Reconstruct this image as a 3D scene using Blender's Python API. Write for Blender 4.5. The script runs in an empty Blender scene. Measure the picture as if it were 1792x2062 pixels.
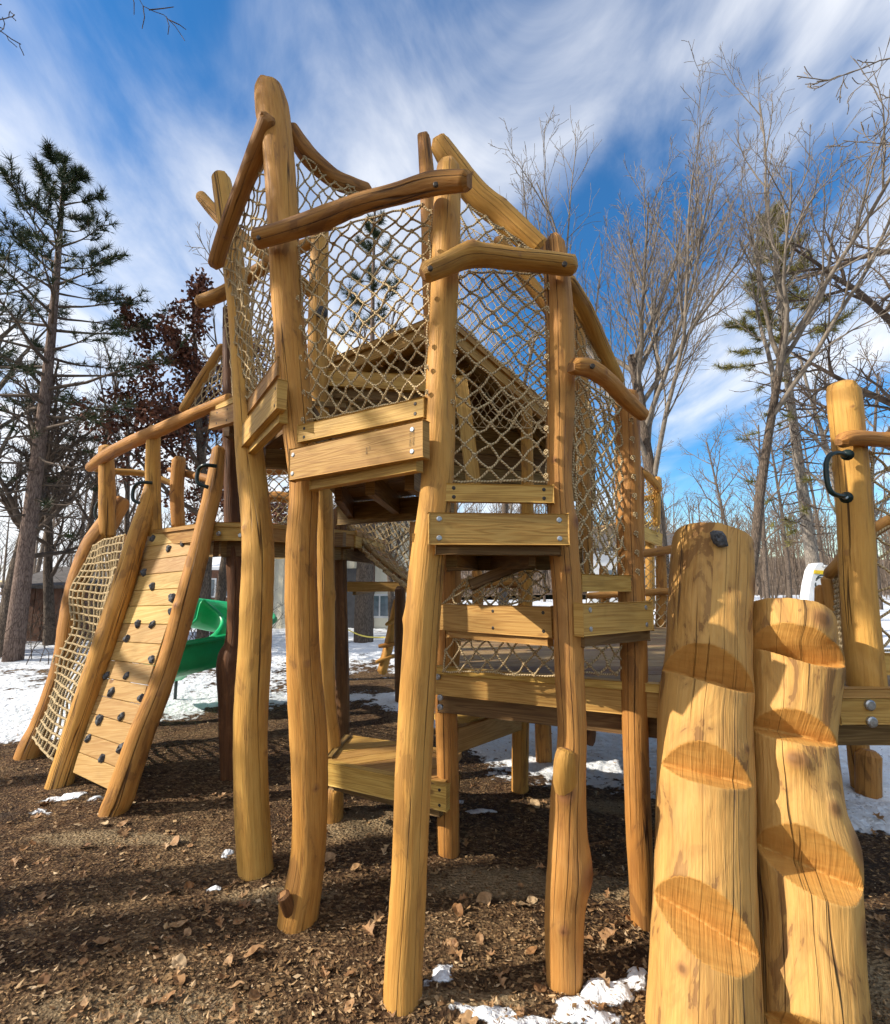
import bpy, bmesh, math, random
import numpy as np
from mathutils import Vector, Matrix, noise
from mathutils.geometry import tessellate_polygon

R = math.radians
sc = bpy.context.scene
COL = sc.collection

# ------------------------------------------------------------------ camera
F = 1003.6                      # focal length in units of a 1792-wide frame
H = 1.65
TH = math.atan(192.0 / 1400.0)
cT, sT = math.cos(TH), math.sin(TH)
cam_d = bpy.data.cameras.new('camera')
cam = bpy.data.objects.new('camera', cam_d); COL.objects.link(cam)
cam.location = (0, 0, H)
cam.rotation_euler = (math.pi / 2 + TH, 0, 0)
cam_d.sensor_fit = 'HORIZONTAL'; cam_d.sensor_width = 36.0
cam_d.lens = 36.0 * F / 1792.0
cam_d.clip_start = 0.05; cam_d.clip_end = 2000
sc.camera = cam

# ------------------------------------------------------------------ light
ELEV = R(33)
SUN_AZ = math.atan2(-0.983, -0.185)        # measured from +Y towards +X
sunv = Vector((math.sin(SUN_AZ) * math.cos(ELEV), math.cos(SUN_AZ) * math.cos(ELEV), math.sin(ELEV)))
sd = bpy.data.lights.new('sun', 'SUN'); sd.energy = 5.0; sd.angle = R(0.55); sd.color = (1.0, 0.92, 0.79)
so = bpy.data.objects.new('sun', sd); COL.objects.link(so)
so.rotation_euler = (-sunv).to_track_quat('-Z', 'Y').to_euler()
so.location = (-20, -8, 20)

w = bpy.data.worlds.new('World'); sc.world = w; w.use_nodes = True
nt = w.node_tree; nt.nodes.clear()
def wn(t, **k):
    n = nt.nodes.new(t)
    for a, b in k.items(): setattr(n, a, b)
    return n
out = wn('ShaderNodeOutputWorld'); bg = wn('ShaderNodeBackground')
sky = wn('ShaderNodeTexSky'); sky.sky_type = 'NISHITA'; sky.sun_disc = False
sky.sun_elevation = ELEV; sky.sun_rotation = SUN_AZ % (2 * math.pi)
sky.air_density = 1.0; sky.dust_density = 0.6; sky.ozone_density = 2.2; sky.altitude = 200
tc = wn('ShaderNodeTexCoord'); sep = wn('ShaderNodeSeparateXYZ')
L = nt.links.new
L(tc.outputs['Generated'], sep.inputs[0])
def wmath(op, a, b=None, c=None):
    n = wn('ShaderNodeMath', operation=op)
    for i, x in enumerate((a, b, c)):
        if x is None: continue
        if isinstance(x, (int, float)): n.inputs[i].default_value = x
        else: L(x, n.inputs[i])
    return n.outputs[0]
zz = wmath('ADD', wmath('MAXIMUM', sep.outputs[2], 0.0), 0.16)
px_ = wmath('DIVIDE', sep.outputs[0], zz); py_ = wmath('DIVIDE', sep.outputs[1], zz)
cmb = wn('ShaderNodeCombineXYZ'); L(px_, cmb.inputs[0]); L(py_, cmb.inputs[1])
mp = wn('ShaderNodeMapping'); mp.inputs['Rotation'].default_value = (0, 0, R(-12)); mp.inputs['Scale'].default_value = (0.85, 0.42, 1)
mp.inputs['Location'].default_value = (7.3, 3.1, 0)
L(cmb.outputs[0], mp.inputs[0])
n1 = wn('ShaderNodeTexNoise'); n1.inputs['Scale'].default_value = 1.0; n1.inputs['Detail'].default_value = 6; n1.inputs['Roughness'].default_value = 0.5; n1.inputs['Distortion'].default_value = 0.9
L(mp.outputs[0], n1.inputs['Vector'])
mp2 = wn('ShaderNodeMapping'); mp2.inputs['Rotation'].default_value = (0, 0, R(-14)); mp2.inputs['Scale'].default_value = (2.4, 1.1, 1); L(cmb.outputs[0], mp2.inputs[0])
n2 = wn('ShaderNodeTexNoise'); n2.inputs['Scale'].default_value = 1.0; n2.inputs['Detail'].default_value = 8; n2.inputs['Roughness'].default_value = 0.6; n2.inputs['Distortion'].default_value = 0.9
L(mp2.outputs[0], n2.inputs['Vector'])
cl = wmath('ADD', n1.outputs[0], wmath('MULTIPLY', wmath('SUBTRACT', n2.outputs[0], 0.5), 0.30))
cl = wmath('ADD', cl, wmath('MULTIPLY', wmath('MULTIPLY', sep.outputs[0], wmath('SUBTRACT', 0.8, sep.outputs[2])), -0.34))
cl = wmath('ADD', cl, wmath('MULTIPLY', wmath('SUBTRACT', sep.outputs[2], 0.45), 0.10))
mr = wn('ShaderNodeMapRange'); mr.interpolation_type = 'SMOOTHSTEP'
L(cl, mr.inputs[0]); mr.inputs[1].default_value = 0.38; mr.inputs[2].default_value = 0.61; mr.inputs[3].default_value = 0.04; mr.inputs[4].default_value = 0.95
hs = wn('ShaderNodeHueSaturation'); hs.inputs['Saturation'].default_value = 1.5; hs.inputs['Value'].default_value = 1.85
L(sky.outputs[0], hs.inputs['Color'])
mx = wn('ShaderNodeMix', data_type='RGBA'); L(wmath('MULTIPLY', mr.outputs[0], wmath('GREATER_THAN', sep.outputs[2], 0.0)), mx.inputs['Factor']); L(hs.outputs[0], mx.inputs['A'])
mx.inputs['B'].default_value = (10.8, 11.0, 11.4, 1)
bg.inputs['Strength'].default_value = 0.076
L(mx.outputs['Result'], bg.inputs['Color']); L(bg.outputs[0], out.inputs[0])

vs = sc.view_settings
vs.view_transform = 'Standard'; vs.look = 'None'; vs.exposure = 0.45; vs.gamma = 1.0; vs.use_curve_mapping = False
sc.render.engine = 'CYCLES'
sc.cycles.use_denoising = True
sc.cycles.max_bounces = 4; sc.cycles.diffuse_bounces = 3; sc.cycles.glossy_bounces = 2
sc.cycles.transparent_max_bounces = 8
sc.cycles.use_adaptive_sampling = True; sc.cycles.adaptive_threshold = 0.03

# ------------------------------------------------------------------ pixel geometry helpers
def ray(vx, vy):
    a = (vx - 896.0) / F; b = (1031.0 - vy) / F
    return Vector((a, cT - b * sT, sT + b * cT))
def P(vx, vy, Y):
    d = ray(vx, vy); t = Y / d.y
    return Vector((d.x * t, Y, H + d.z * t))
def PW(vx, vy, wpx, Y):
    d = ray(vx, vy); return wpx * (Y / d.y) / F
def GR(vx, vy, z=0.0):
    d = ray(vx, vy); t = (z - H) / d.z
    return Vector((d.x * t, d.y * t, z))

# ------------------------------------------------------------------ materials
MATS = {}
class MB:
    def __init__(s, name):
        s.m = bpy.data.materials.new(name); s.m.use_nodes = True
        s.t = s.m.node_tree; s.t.nodes.clear()
        s.o = s.n('ShaderNodeOutputMaterial'); s.b = s.n('ShaderNodeBsdfPrincipled')
        s.l(s.b.outputs[0], s.o.inputs[0]); MATS[name] = s.m
    def n(s, t, **k):
        x = s.t.nodes.new(t)
        for a, b in k.items(): setattr(x, a, b)
        return x
    def l(s, a, b): s.t.links.new(a, b)
    def val(s, sock, v):
        if isinstance(v, (int, float)): sock.default_value = v
        elif isinstance(v, tuple): sock.default_value = v if len(v) != 3 or sock.type != 'RGBA' else (*v, 1)
        else: s.l(v, sock)
    def math(s, op, a, b=0.0, c=None, clamp=False):
        x = s.n('ShaderNodeMath', operation=op, use_clamp=clamp)
        s.val(x.inputs[0], a); s.val(x.inputs[1], b)
        if c is not None: s.val(x.inputs[2], c)
        return x.outputs[0]
    def noise(s, vec, scale, detail=3, rough=0.5, dist=0.0):
        x = s.n('ShaderNodeTexNoise'); s.l(vec, x.inputs['Vector'])
        x.inputs['Scale'].default_value = scale; x.inputs['Detail'].default_value = detail
        x.inputs['Roughness'].default_value = rough; x.inputs['Distortion'].default_value = dist
        return x.outputs[0]
    def map(s, vec, scale=(1, 1, 1), loc=(0, 0, 0)):
        x = s.n('ShaderNodeMapping'); s.l(vec, x.inputs[0]); x.inputs['Scale'].default_value = scale
        if isinstance(loc, tuple): x.inputs['Location'].default_value = loc
        else: s.l(loc, x.inputs['Location'])
        return x.outputs[0]
    def rng(s, v, a, b, c=0.0, d=1.0, smooth=True):
        x = s.n('ShaderNodeMapRange'); s.val(x.inputs[0], v)
        if smooth: x.interpolation_type = 'SMOOTHSTEP'
        for i, q in zip((1, 2, 3, 4), (a, b, c, d)): s.val(x.inputs[i], q)
        return x.outputs[0]
    def mix(s, f, a, b, mode='MIX'):
        x = s.n('ShaderNodeMix', data_type='RGBA', blend_type=mode)
        s.val(x.inputs['Factor'], f); s.val(x.inputs['A'], a); s.val(x.inputs['B'], b)
        return x.outputs['Result']
    def ramp(s, f, stops):
        x = s.n('ShaderNodeValToRGB'); s.l(f, x.inputs[0]); e = x.color_ramp.elements
        while len(e) < len(stops): e.new(0.5)
        for k, (p, c) in zip(e, stops): k.position = p; k.color = (*c, 1)
        return x.outputs[0]
    def uv(s): return s.n('ShaderNodeUVMap', uv_map='UVMap').outputs[0]
    def pos(s): return s.n('ShaderNodeNewGeometry').outputs['Position']
    def objrand(s): return s.n('ShaderNodeObjectInfo').outputs['Random']
    def island(s): return s.n('ShaderNodeNewGeometry').outputs['Random Per Island']
    def attr(s, name): return s.n('ShaderNodeAttribute', attribute_name=name).outputs['Fac']
    def off(s, rnd, k=17.0):
        c = s.n('ShaderNodeCombineXYZ'); a = s.math('MULTIPLY', rnd, k); b = s.math('MULTIPLY', rnd, k * 2.3)
        s.l(a, c.inputs[0]); s.l(b, c.inputs[1]); return c.outputs[0]
    def fin(s, col, rough=0.6, bump=None, bstr=0.3, bdist=0.01, spec=0.35):
        s.val(s.b.inputs['Base Color'], col); s.val(s.b.inputs['Roughness'], rough)
        s.b.inputs['Specular IOR Level'].default_value = spec
        if bump is not None:
            x = s.n('ShaderNodeBump'); x.inputs['Strength'].default_value = bstr; x.inputs['Distance'].default_value = bdist
            s.l(bump, x.inputs['Height']); s.l(x.outputs[0], s.b.inputs['Normal'])
        return s.m

def wood_log(name, light, mid, dark, blotch=0.5, blotch_col=(0.16, 0.075, 0.025), crack=0.85):
    m = MB(name); u = m.uv(); r = m.objrand(); o = m.off(r)
    g = m.noise(m.map(u, (1, 0.05, 1), o), 95, 4, 0.6, 0.5)
    g2 = m.noise(m.map(u, (1, 0.10, 1), o), 17, 4, 0.6, 0.9)
    gm = m.math('ADD', m.math('MULTIPLY', g, 0.55), m.math('MULTIPLY', g2, 0.45))
    c = m.ramp(gm, [(0.27, dark), (0.46, mid), (0.65, light)])
    st_ = m.rng(m.noise(m.map(u, (1, 0.05, 1), o), 34, 3, 0.6, 0.4), 0.56, 0.68, 0, 0.20)
    c = m.mix(st_, c, tuple(x * 0.55 for x in dark))
    bl = m.noise(m.map(u, (1, 0.35, 1), o), 6.0, 5, 0.62, 1.1)
    blm = m.math('MAXIMUM', m.rng(bl, 0.575, 0.605, 0.0, blotch), m.rng(bl, 0.47, 0.62, 0.0, blotch * 0.5))
    c = m.mix(blm, c, blotch_col)
    pale = m.rng(m.noise(m.map(u, (1, 0.4, 1), o), 3.2, 4, 0.6, 0.7), 0.52, 0.7, 0, 0.38)
    c = m.mix(pale, c, tuple(min(1, x * 1.12 + 0.03) for x in light))
    # long drying checks
    ck = m.noise(m.map(u, (1, 0.014, 1), o), 10, 2.5, 0.5, 0.12)
    ck = m.rng(m.math('ABSOLUTE', m.math('SUBTRACT', ck, 0.5)), 0.0, 0.008, 1.0, 0.0)
    gate = m.rng(m.noise(m.map(u, (1, 0.3, 1), o), 2.4, 2, 0.5), 0.36, 0.50)
    ckm = m.math('MULTIPLY', ck, gate)
    c = m.mix(m.math('MULTIPLY', ckm, crack), c, (0.05, 0.022, 0.008))
    # knots
    k = m.attr('knot')
    kr = m.math('SINE', m.math('MULTIPLY', k, 11.0))
    kc = m.mix(m.rng(kr, -1, 1), (0.13, 0.05, 0.018), (0.30, 0.14, 0.05))
    c = m.mix(m.rng(k, 0.42, 0.85, 0, 0.8), c, kc)
    # saw cut faces
    cut = m.attr('cut')
    cg = m.math('ADD', m.math('MULTIPLY', m.noise(m.map(u, (0.10, 1, 1), o), 45, 3, 0.6, 0.8), 0.6), m.math('MULTIPLY', m.noise(u, 9, 4, 0.6), 0.4))
    cc = m.ramp(cg, [(0.30, (mid[0] * 0.70, mid[1] * 0.62, mid[2] * 0.5)), (0.47, (mid[0] * 0.98, mid[1] * 0.86, mid[2] * 0.7)), (0.66, (light[0], light[1] * 0.92, light[2] * 0.75))])
    c = m.mix(m.rng(cut, 0.4, 0.6, 0, 0.85), c, cc)
    hv = m.n('ShaderNodeHueSaturation'); m.l(c, hv.inputs['Color'])
    m.l(m.rng(r, 0, 1, 0.82, 1.10, False), hv.inputs['Value']); m.l(m.rng(r, 0, 1, 0.491, 0.505, False), hv.inputs['Hue'])
    h = m.math('SUBTRACT', m.math('ADD', m.math('MULTIPLY', g, 0.35), m.math('MULTIPLY', g2, 0.5)), m.math('MULTIPLY', ckm, 1.2))
    return m.fin(hv.outputs[0], m.rng(g2, 0.3, 0.7, 0.55, 0.78), h, 0.9, 0.014, 0.25)

wood_log('log_wood', (0.57, 0.300, 0.072), (0.48, 0.229, 0.047), (0.27, 0.110, 0.021), 0.55)
wood_log('log_wood_clean', (0.59, 0.326, 0.083), (0.53, 0.268, 0.061), (0.35, 0.155, 0.032), 0.4)
wood_log('rail_wood', (0.46, 0.243, 0.058), (0.36, 0.172, 0.037), (0.20, 0.082, 0.017), 0.65)
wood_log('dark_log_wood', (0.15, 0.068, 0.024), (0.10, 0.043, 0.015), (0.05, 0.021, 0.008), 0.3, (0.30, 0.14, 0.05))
wood_log('step_log_wood', (0.58, 0.333, 0.105), (0.51, 0.270, 0.074), (0.36, 0.168, 0.042), 0.85, (0.21, 0.098, 0.032), 0.8)

m = MB('end_grain'); u = m.uv()
g = m.noise(u, 40, 4, 0.6, 1.0)
m.fin(m.ramp(g, [(0.3, (0.16, 0.075, 0.026)), (0.6, (0.36, 0.18, 0.065))]), 0.75, g, 0.4, 0.006)

def plank_wood(name, light, mid, dark, stain=0.25):
    m = MB(name); u = m.uv(); r = m.objrand(); o = m.off(r, 31.0)
    gw = m.noise(m.map(u, (0.055, 1, 1), o), 17, 2, 0.5, 0.9)
    rings = m.math('SINE', m.math('MULTIPLY', gw, 46.0))
    fine = m.noise(m.map(u, (0.03, 1, 1), o), 120, 3, 0.6)
    gm = m.math('ADD', m.math('MULTIPLY', m.rng(rings, -1, 1, 0, 1, False), 0.33), m.math('MULTIPLY', fine, 0.67))
    c = m.ramp(gm, [(0.18, dark), (0.45, mid), (0.70, light)])
    st = m.rng(m.noise(m.map(u, (0.8, 1.6, 1), o), 4, 4, 0.6, 0.6), 0.5, 0.72, 0, stain)
    c = m.mix(st, c, tuple(x * 0.5 for x in dark))
    vor = m.n('ShaderNodeTexVoronoi', feature='F1'); m.l(m.map(u, (0.55, 1, 1), o), vor.inputs['Vector']); vor.inputs['Scale'].default_value = 4.2
    kd = vor.outputs['Distance']
    km = m.rng(kd, 0.05, 0.10, 1, 0)
    c = m.mix(m.math('MULTIPLY', km, 0.75), c, (0.15, 0.055, 0.02))
    hv = m.n('ShaderNodeHueSaturation'); m.l(c, hv.inputs['Color']); m.l(m.rng(r, 0, 1, 0.74, 1.12, False), hv.inputs['Value'])
    m.l(m.rng(r, 0, 1, 0.490, 0.51, False), hv.inputs['Hue'])
    return m.fin(hv.outputs[0], 0.62, gm, 0.3, 0.004, 0.3)
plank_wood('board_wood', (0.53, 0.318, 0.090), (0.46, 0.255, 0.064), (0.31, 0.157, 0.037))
plank_wood('wall_plank_wood', (0.56, 0.365, 0.130), (0.50, 0.300, 0.094), (0.40, 0.218, 0.06), 0.12)
plank_wood('deck_plank_wood', (0.36, 0.245, 0.125), (0.30, 0.19, 0.088), (0.20, 0.12, 0.05))
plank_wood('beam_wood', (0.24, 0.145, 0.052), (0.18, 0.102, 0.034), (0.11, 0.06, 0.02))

m = MB('rope'); u = m.uv()
sp = m.n('ShaderNodeSeparateXYZ'); m.l(u, sp.inputs[0])
tw = m.math('SINE', m.math('ADD', m.math('MULTIPLY', sp.outputs[1], 420.0), m.math('MULTIPLY', sp.outputs[0], 6.283)))
ff = m.noise(m.pos(), 45, 3)
c = m.mix(m.rng(tw, -0.9, 0.5), (0.30, 0.205, 0.105), (0.66, 0.52, 0.31))
c = m.mix(m.rng(ff, 0.35, 0.7, 0, 0.5), c, (0.46, 0.34, 0.18))
m.fin(c, 0.85, tw, 0.6, 0.003, 0.15)
m = MB('yellow_rope'); m.fin((0.62, 0.42, 0.13), 0.8)

def simple(name, col, rough=0.5, metal=0.0, nscale=20, var=0.25, bstr=0.2, spec=0.4):
    m = MB(name); n = m.noise(m.pos(), nscale, 4, 0.6)
    c = m.mix(m.rng(n, 0.3, 0.7), tuple(x * (1 - var) for x in col), tuple(min(1, x * (1 + var)) for x in col))
    m.fin(c, rough, n, bstr, 0.004, spec); m.b.inputs['Metallic'].default_value = metal
    return m
simple('galvanised', (0.42, 0.43, 0.44), 0.38, 0.85, 60, 0.2)
simple('dark_metal', (0.025, 0.035, 0.035), 0.35, 0.0, 60, 0.2)
simple('handle_coat', (0.006, 0.018, 0.016), 0.33, 0.0, 60, 0.3)
simple('screw_metal', (0.05, 0.042, 0.035), 0.5, 0.5, 60, 0.3)
simple('hold_resin', (0.075, 0.078, 0.085), 0.75, 0.0, 55, 0.55, 0.5)
simple('slide_plastic', (0.010, 0.42, 0.15), 0.35, 0.0, 8, 0.08, 0.05, 0.5)
simple('white_paint', (0.78, 0.79, 0.80), 0.45, 0, 10, 0.06)
simple('yellow_label', (0.80, 0.55, 0.03), 0.5, 0, 40, 0.2)
simple('siding', (0.66, 0.62, 0.50), 0.55, 0, 3, 0.05)
simple('brown_wall', (0.15, 0.075, 0.048), 0.85, 0, 5, 0.25)
simple('shingle_roof', (0.10, 0.09, 0.085), 0.9, 0, 9, 0.3)
simple('white_wall', (0.62, 0.62, 0.62), 0.7, 0, 5, 0.08)
simple('door_dark', (0.05, 0.05, 0.055), 0.5, 0, 5, 0.2)
simple('window_glass', (0.10, 0.13, 0.16), 0.12, 0, 5, 0.2, 0.0, 0.8)
simple('yellow_tape', (0.75, 0.62, 0.12), 0.6, 0, 5, 0.1)
simple('twig', (0.105, 0.075, 0.055), 0.9, 0, 8, 0.3)
simple('twig_pale', (0.20, 0.165, 0.13), 0.9, 0, 8, 0.25)
simple('twig_far', (0.155, 0.115, 0.085), 0.95, 0, 2, 0.3)
simple('stamp_ink', (0.17, 0.12, 0.06), 0.8, 0, 80, 0.3)

def bark(name, a, b, sc_=1.0):
    m = MB(name); p = m.map(m.pos(), (1, 1, 0.22))
    v = m.n('ShaderNodeTexVoronoi', feature='DISTANCE_TO_EDGE'); m.l(p, v.inputs['Vector']); v.inputs['Scale'].default_value = 34 * sc_
    n = m.noise(p, 22 * sc_, 6, 0.7, 0.8)
    f = m.math('ADD', m.math('MULTIPLY', m.rng(v.outputs[0], 0, 0.25), 0.25), m.math('MULTIPLY', n, 0.75))
    m.fin(m.ramp(f, [(0.25, a), (0.65, b)]), 0.9, f, 0.9, 0.03, 0.15)
bark('bark', (0.045, 0.034, 0.027), (0.17, 0.13, 0.10))
bark('bark_pale', (0.10, 0.085, 0.07), (0.34, 0.29, 0.24))
bark('bark_pine', (0.07, 0.045, 0.035), (0.26, 0.185, 0.15))

m = MB('pine_needles'); r = m.island()
m.fin(m.mix(r, (0.014, 0.028, 0.009), (0.055, 0.075, 0.022)), 0.6, spec=0.3)
m = MB('pine_needles_olive'); r = m.island()
m.fin(m.mix(r, (0.09, 0.095, 0.016), (0.28, 0.235, 0.05)), 0.6, spec=0.3)
m = MB('oak_leaves'); r = m.island()
m.fin(m.mix(r, (0.06, 0.022, 0.015), (0.22, 0.09, 0.052)), 0.7, spec=0.2)
m = MB('dry_leaf'); r = m.objrand(); i = m.island()
n = m.noise(m.pos(), 60, 3)
c = m.ramp(r, [(0.0, (0.20, 0.095, 0.038)), (0.35, (0.42, 0.255, 0.12)), (0.65, (0.30, 0.145, 0.055)), (1.0, (0.55, 0.39, 0.22))])
c = m.mix(m.rng(n, 0.3, 0.7, 0, 0.45), c, (0.10, 0.05, 0.025)); m.fin(c, 0.65, n, 0.3, 0.004, 0.3)
m = MB('leaf_litter'); i = m.island()
c = m.ramp(i, [(0.0, (0.045, 0.026, 0.013)), (0.3, (0.14, 0.075, 0.032)), (0.6, (0.24, 0.14, 0.062)), (0.85, (0.38, 0.24, 0.115)), (1.0, (0.55, 0.40, 0.24))])
m.fin(c, 0.8, spec=0.2)

# ground: bark mulch and dirt, snow where the "snow" attribute says
m = MB('ground_dirt'); p = m.pos()
n1 = m.noise(p, 1.1, 6, 0.62, 0.4); n2 = m.noise(p, 9, 6, 0.68, 0.6); n3 = m.noise(p, 70, 4, 0.7)
v = m.n('ShaderNodeTexVoronoi', feature='F1'); m.l(m.map(p, (1, 1.4, 1)), v.inputs['Vector']); v.inputs['Scale'].default_value = 48; v.inputs['Randomness'].default_value = 1.0
vc = m.n('ShaderNodeSeparateColor'); m.l(v.outputs['Color'], vc.inputs[0])
chip = m.rng(vc.outputs[0], 0.25, 1.0, 0, 1)
c = m.ramp(m.math('ADD', m.math('MULTIPLY', n2, 0.6), m.math('MULTIPLY', n3, 0.4)), [(0.34, (0.018, 0.010, 0.005)), (0.50, (0.075, 0.039, 0.018)), (0.66, (0.20, 0.108, 0.050))])
saw = m.rng(n1, 0.45, 0.62, 0.0, 0.75)
c = m.mix(m.math('MULTIPLY', saw, m.rng(chip, 0.2, 0.9, 0.25, 1.0)), c, (0.33, 0.215, 0.108))
c = m.mix(m.math('MULTIPLY', m.rng(chip, 0.55, 0.9), 0.45), c, (0.38, 0.24, 0.12))
c = m.mix(m.rng(n1, 0.30, 0.46, 0.7, 0), c, (0.05, 0.034, 0.024))
sd_ = m.rng(m.math('ADD', m.attr('sand'), m.math('MULTIPLY', m.math('SUBTRACT', n2, 0.5), 0.9)), 0.25, 0.65, 0, 0.72)
c = m.mix(sd_, c, m.mix(m.rng(n3, 0.3, 0.7), (0.28, 0.19, 0.10), (0.52, 0.39, 0.225)))
sn = m.attr('snow')
edge = m.math('ADD', sn, m.math('ADD', m.math('MULTIPLY', m.math('SUBTRACT', m.noise(p, 14, 5, 0.65), 0.5), 0.9), m.math('MULTIPLY', m.math('SUBTRACT', m.noise(p, 2.6, 4, 0.6), 0.5), 1.1)))
sm = m.rng(edge, 0.46, 0.56)
scol = m.mix(m.rng(m.noise(p, 5, 5, 0.6), 0.4, 0.75, 0, 0.35), (0.76, 0.79, 0.83), (0.55, 0.53, 0.50))
speck = m.rng(m.noise(p, 38, 4, 0.7), 0.60, 0.68, 0, 0.75)
scol = m.mix(speck, scol, (0.20, 0.12, 0.06))
c = m.mix(sm, c, scol)
hgt = m.math('ADD', m.math('ADD', m.math('MULTIPLY', n2, 1.1), m.math('MULTIPLY', n3, 0.5)), m.math('MULTIPLY', v.outputs['Distance'], 0.6))
hg2 = m.math('ADD', m.math('MULTIPLY', m.noise(p, 12, 4, 0.55), 1.0), 1.2)
hm = m.math('ADD', m.math('MULTIPLY', hgt, m.math('SUBTRACT', 1.0, sm)), m.math('MULTIPLY', hg2, sm))
m.fin(c, m.math('ADD', 0.9, m.math('MULTIPLY', sm, -0.3)), hm, 1.0, 0.05, 0.2)

m = MB('far_hill'); n = m.noise(m.pos(), 0.6, 6, 0.7)
m.fin(m.ramp(n, [(0.35, (0.08, 0.055, 0.036)), (0.55, (0.15, 0.10, 0.062)), (0.72, (0.30, 0.26, 0.22))]), 0.95)

# ------------------------------------------------------------------ object helpers
def mesh_obj(name, me, mats, parent=None):
    o = bpy.data.objects.new(name, me); COL.objects.link(o)
    if not isinstance(mats, (list, tuple)): mats = [mats]
    if not me.materials:
        for k in mats: me.materials.append(MATS[k])
    if parent is not None:
        o.parent = parent; o.matrix_parent_inverse = Matrix.Translation(parent.location).inverted() if parent.type == 'EMPTY' and parent.parent is None else parent.matrix_parent_inverse_for_kids if False else pinv(parent)
    return o
def pinv(p):
    # all empties only translate; world matrix = sum of locations
    return Matrix.Translation(wloc(p)).inverted()
def wloc(o):
    return Vector(o['_wl']) if '_wl' in o.keys() else Vector((0, 0, 0))
def empty(name, loc, parent=None):
    o = bpy.data.objects.new(name, None); COL.objects.link(o); o.empty_display_size = 0.1
    if parent is not None: o.parent = parent; o.location = Vector(loc) - wloc(parent)
    else: o.location = loc
    o['_wl'] = tuple(loc)
    return o
def tag(o, label, cat, group=None):
    o['label'] = label; o['category'] = cat
    if group: o['group'] = group
    return o
def thing(name, label, cat, loc, group=None): return tag(empty(name, loc), label, cat, group)
def kind(o, k): o['kind'] = k; return o

class Buf:
    """collects vertices and faces, with uv, for one mesh"""
    def __init__(s): s.v = []; s.f = []; s.uv = []; s.mi = []
    def tube(s, pts, rad, sides=6, cap=True, v0=0.0):
        n = len(pts); base = len(s.v)
        t = [(pts[min(i + 1, n - 1)] - pts[max(i - 1, 0)]) for i in range(n)]
        a = t[0].orthogonal().normalized(); L_ = v0; Ls = []
        for i in range(n):
            d = t[i].normalized() if t[i].length > 1e-9 else Vector((0, 0, 1))
            a = (a - d * a.dot(d)); a = a.normalized() if a.length > 1e-6 else d.orthogonal().normalized()
            b = d.cross(a)
            if i: L_ += (pts[i] - pts[i - 1]).length
            Ls.append(L_)
            r = rad[i] if isinstance(rad, (list, tuple)) else rad
            for k in range(sides):
                q = 2 * math.pi * k / sides
                s.v.append(pts[i] + (a * math.cos(q) + b * math.sin(q)) * r)
        for i in range(n - 1):
            for k in range(sides):
                k2 = (k + 1) % sides
                s.f.append((base + i * sides + k, base + i * sides + k2, base + (i + 1) * sides + k2, base + (i + 1) * sides + k))
                s.uv.append(((k / sides, Ls[i]), ((k + 1) / sides, Ls[i]), ((k + 1) / sides, Ls[i + 1]), (k / sides, Ls[i + 1]))); s.mi.append(0)
        if cap:
            for i, rev in ((0, True), (n - 1, False)):
                idx = [base + i * sides + k for k in range(sides)]
                if rev: idx.reverse()
                s.f.append(tuple(idx)); s.uv.append(tuple((0.5, Ls[i]) for _ in idx)); s.mi.append(0)
    def blob(s, c, r, squash=1.0):
        base = len(s.v)
        z = Vector((0, 0, 1))
        pts = [(0, 0, 1), (0.94, 0, 0.33), (-0.47, 0.81, 0.33), (-0.47, -0.81, 0.33), (0.47, 0.81, -0.33), (0.47, -0.81, -0.33), (-0.94, 0, -0.33), (0, 0, -1)]
        for q in pts: s.v.append(c + Vector(q) * r)
        fs = [(0, 1, 4), (0, 4, 2), (0, 2, 6), (0, 6, 3), (0, 3, 5), (0, 5, 1), (7, 4, 1), (7, 2, 4), (7, 6, 2), (7, 3, 6), (7, 5, 3), (7, 1, 5)]
        for f in fs:
            s.f.append(tuple(base + i for i in f)); s.uv.append(((0, 0), (0.3, 0.004), (0.6, 0.008))); s.mi.append(0)
    def face(s, pts, uv=None, mi=0):
        base = len(s.v); s.v.extend(pts); s.f.append(tuple(range(base, base + len(pts))))
        s.uv.append(uv or tuple((0, 0) for _ in pts)); s.mi.append(mi)
    def box(s, c, ax, ay, az):
        """box from centre and half-axis vectors; uv runs along ax"""
        q = [c + ax * i + ay * j + az * k for i in (-1, 1) for j in (-1, 1) for k in (-1, 1)]
        for f, (a, b) in (((0, 1, 3, 2), (ay, az)), ((4, 6, 7, 5), (ay, az)), ((0, 4, 5, 1), (ax, az)), ((2, 3, 7, 6), (ax, az)), ((0, 2, 6, 4), (ax, ay)), ((1, 5, 7, 3), (ax, ay))):
            al, bl = a.normalized(), b.normalized()
            s.face([q[i] for i in f], tuple(((q[i] - c).dot(al), (q[i] - c).dot(bl) + 0.3) for i in f))
    def mesh(s, name, smooth=True):
        me = bpy.data.meshes.new(name)
        me.from_pydata([tuple(x) for x in s.v], [], s.f)
        ul = me.uv_layers.new(name='UVMap')
        flat = np.array([c for f in s.uv for p in f for c in p], dtype=np.float32)
        ul.data.foreach_set('uv', flat)
        if any(s.mi): me.polygons.foreach_set('material_index', np.array(s.mi, dtype=np.int32))
        me.polygons.foreach_set('use_smooth', np.full(len(s.f), smooth, dtype=bool))
        me.update(); return me

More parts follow.
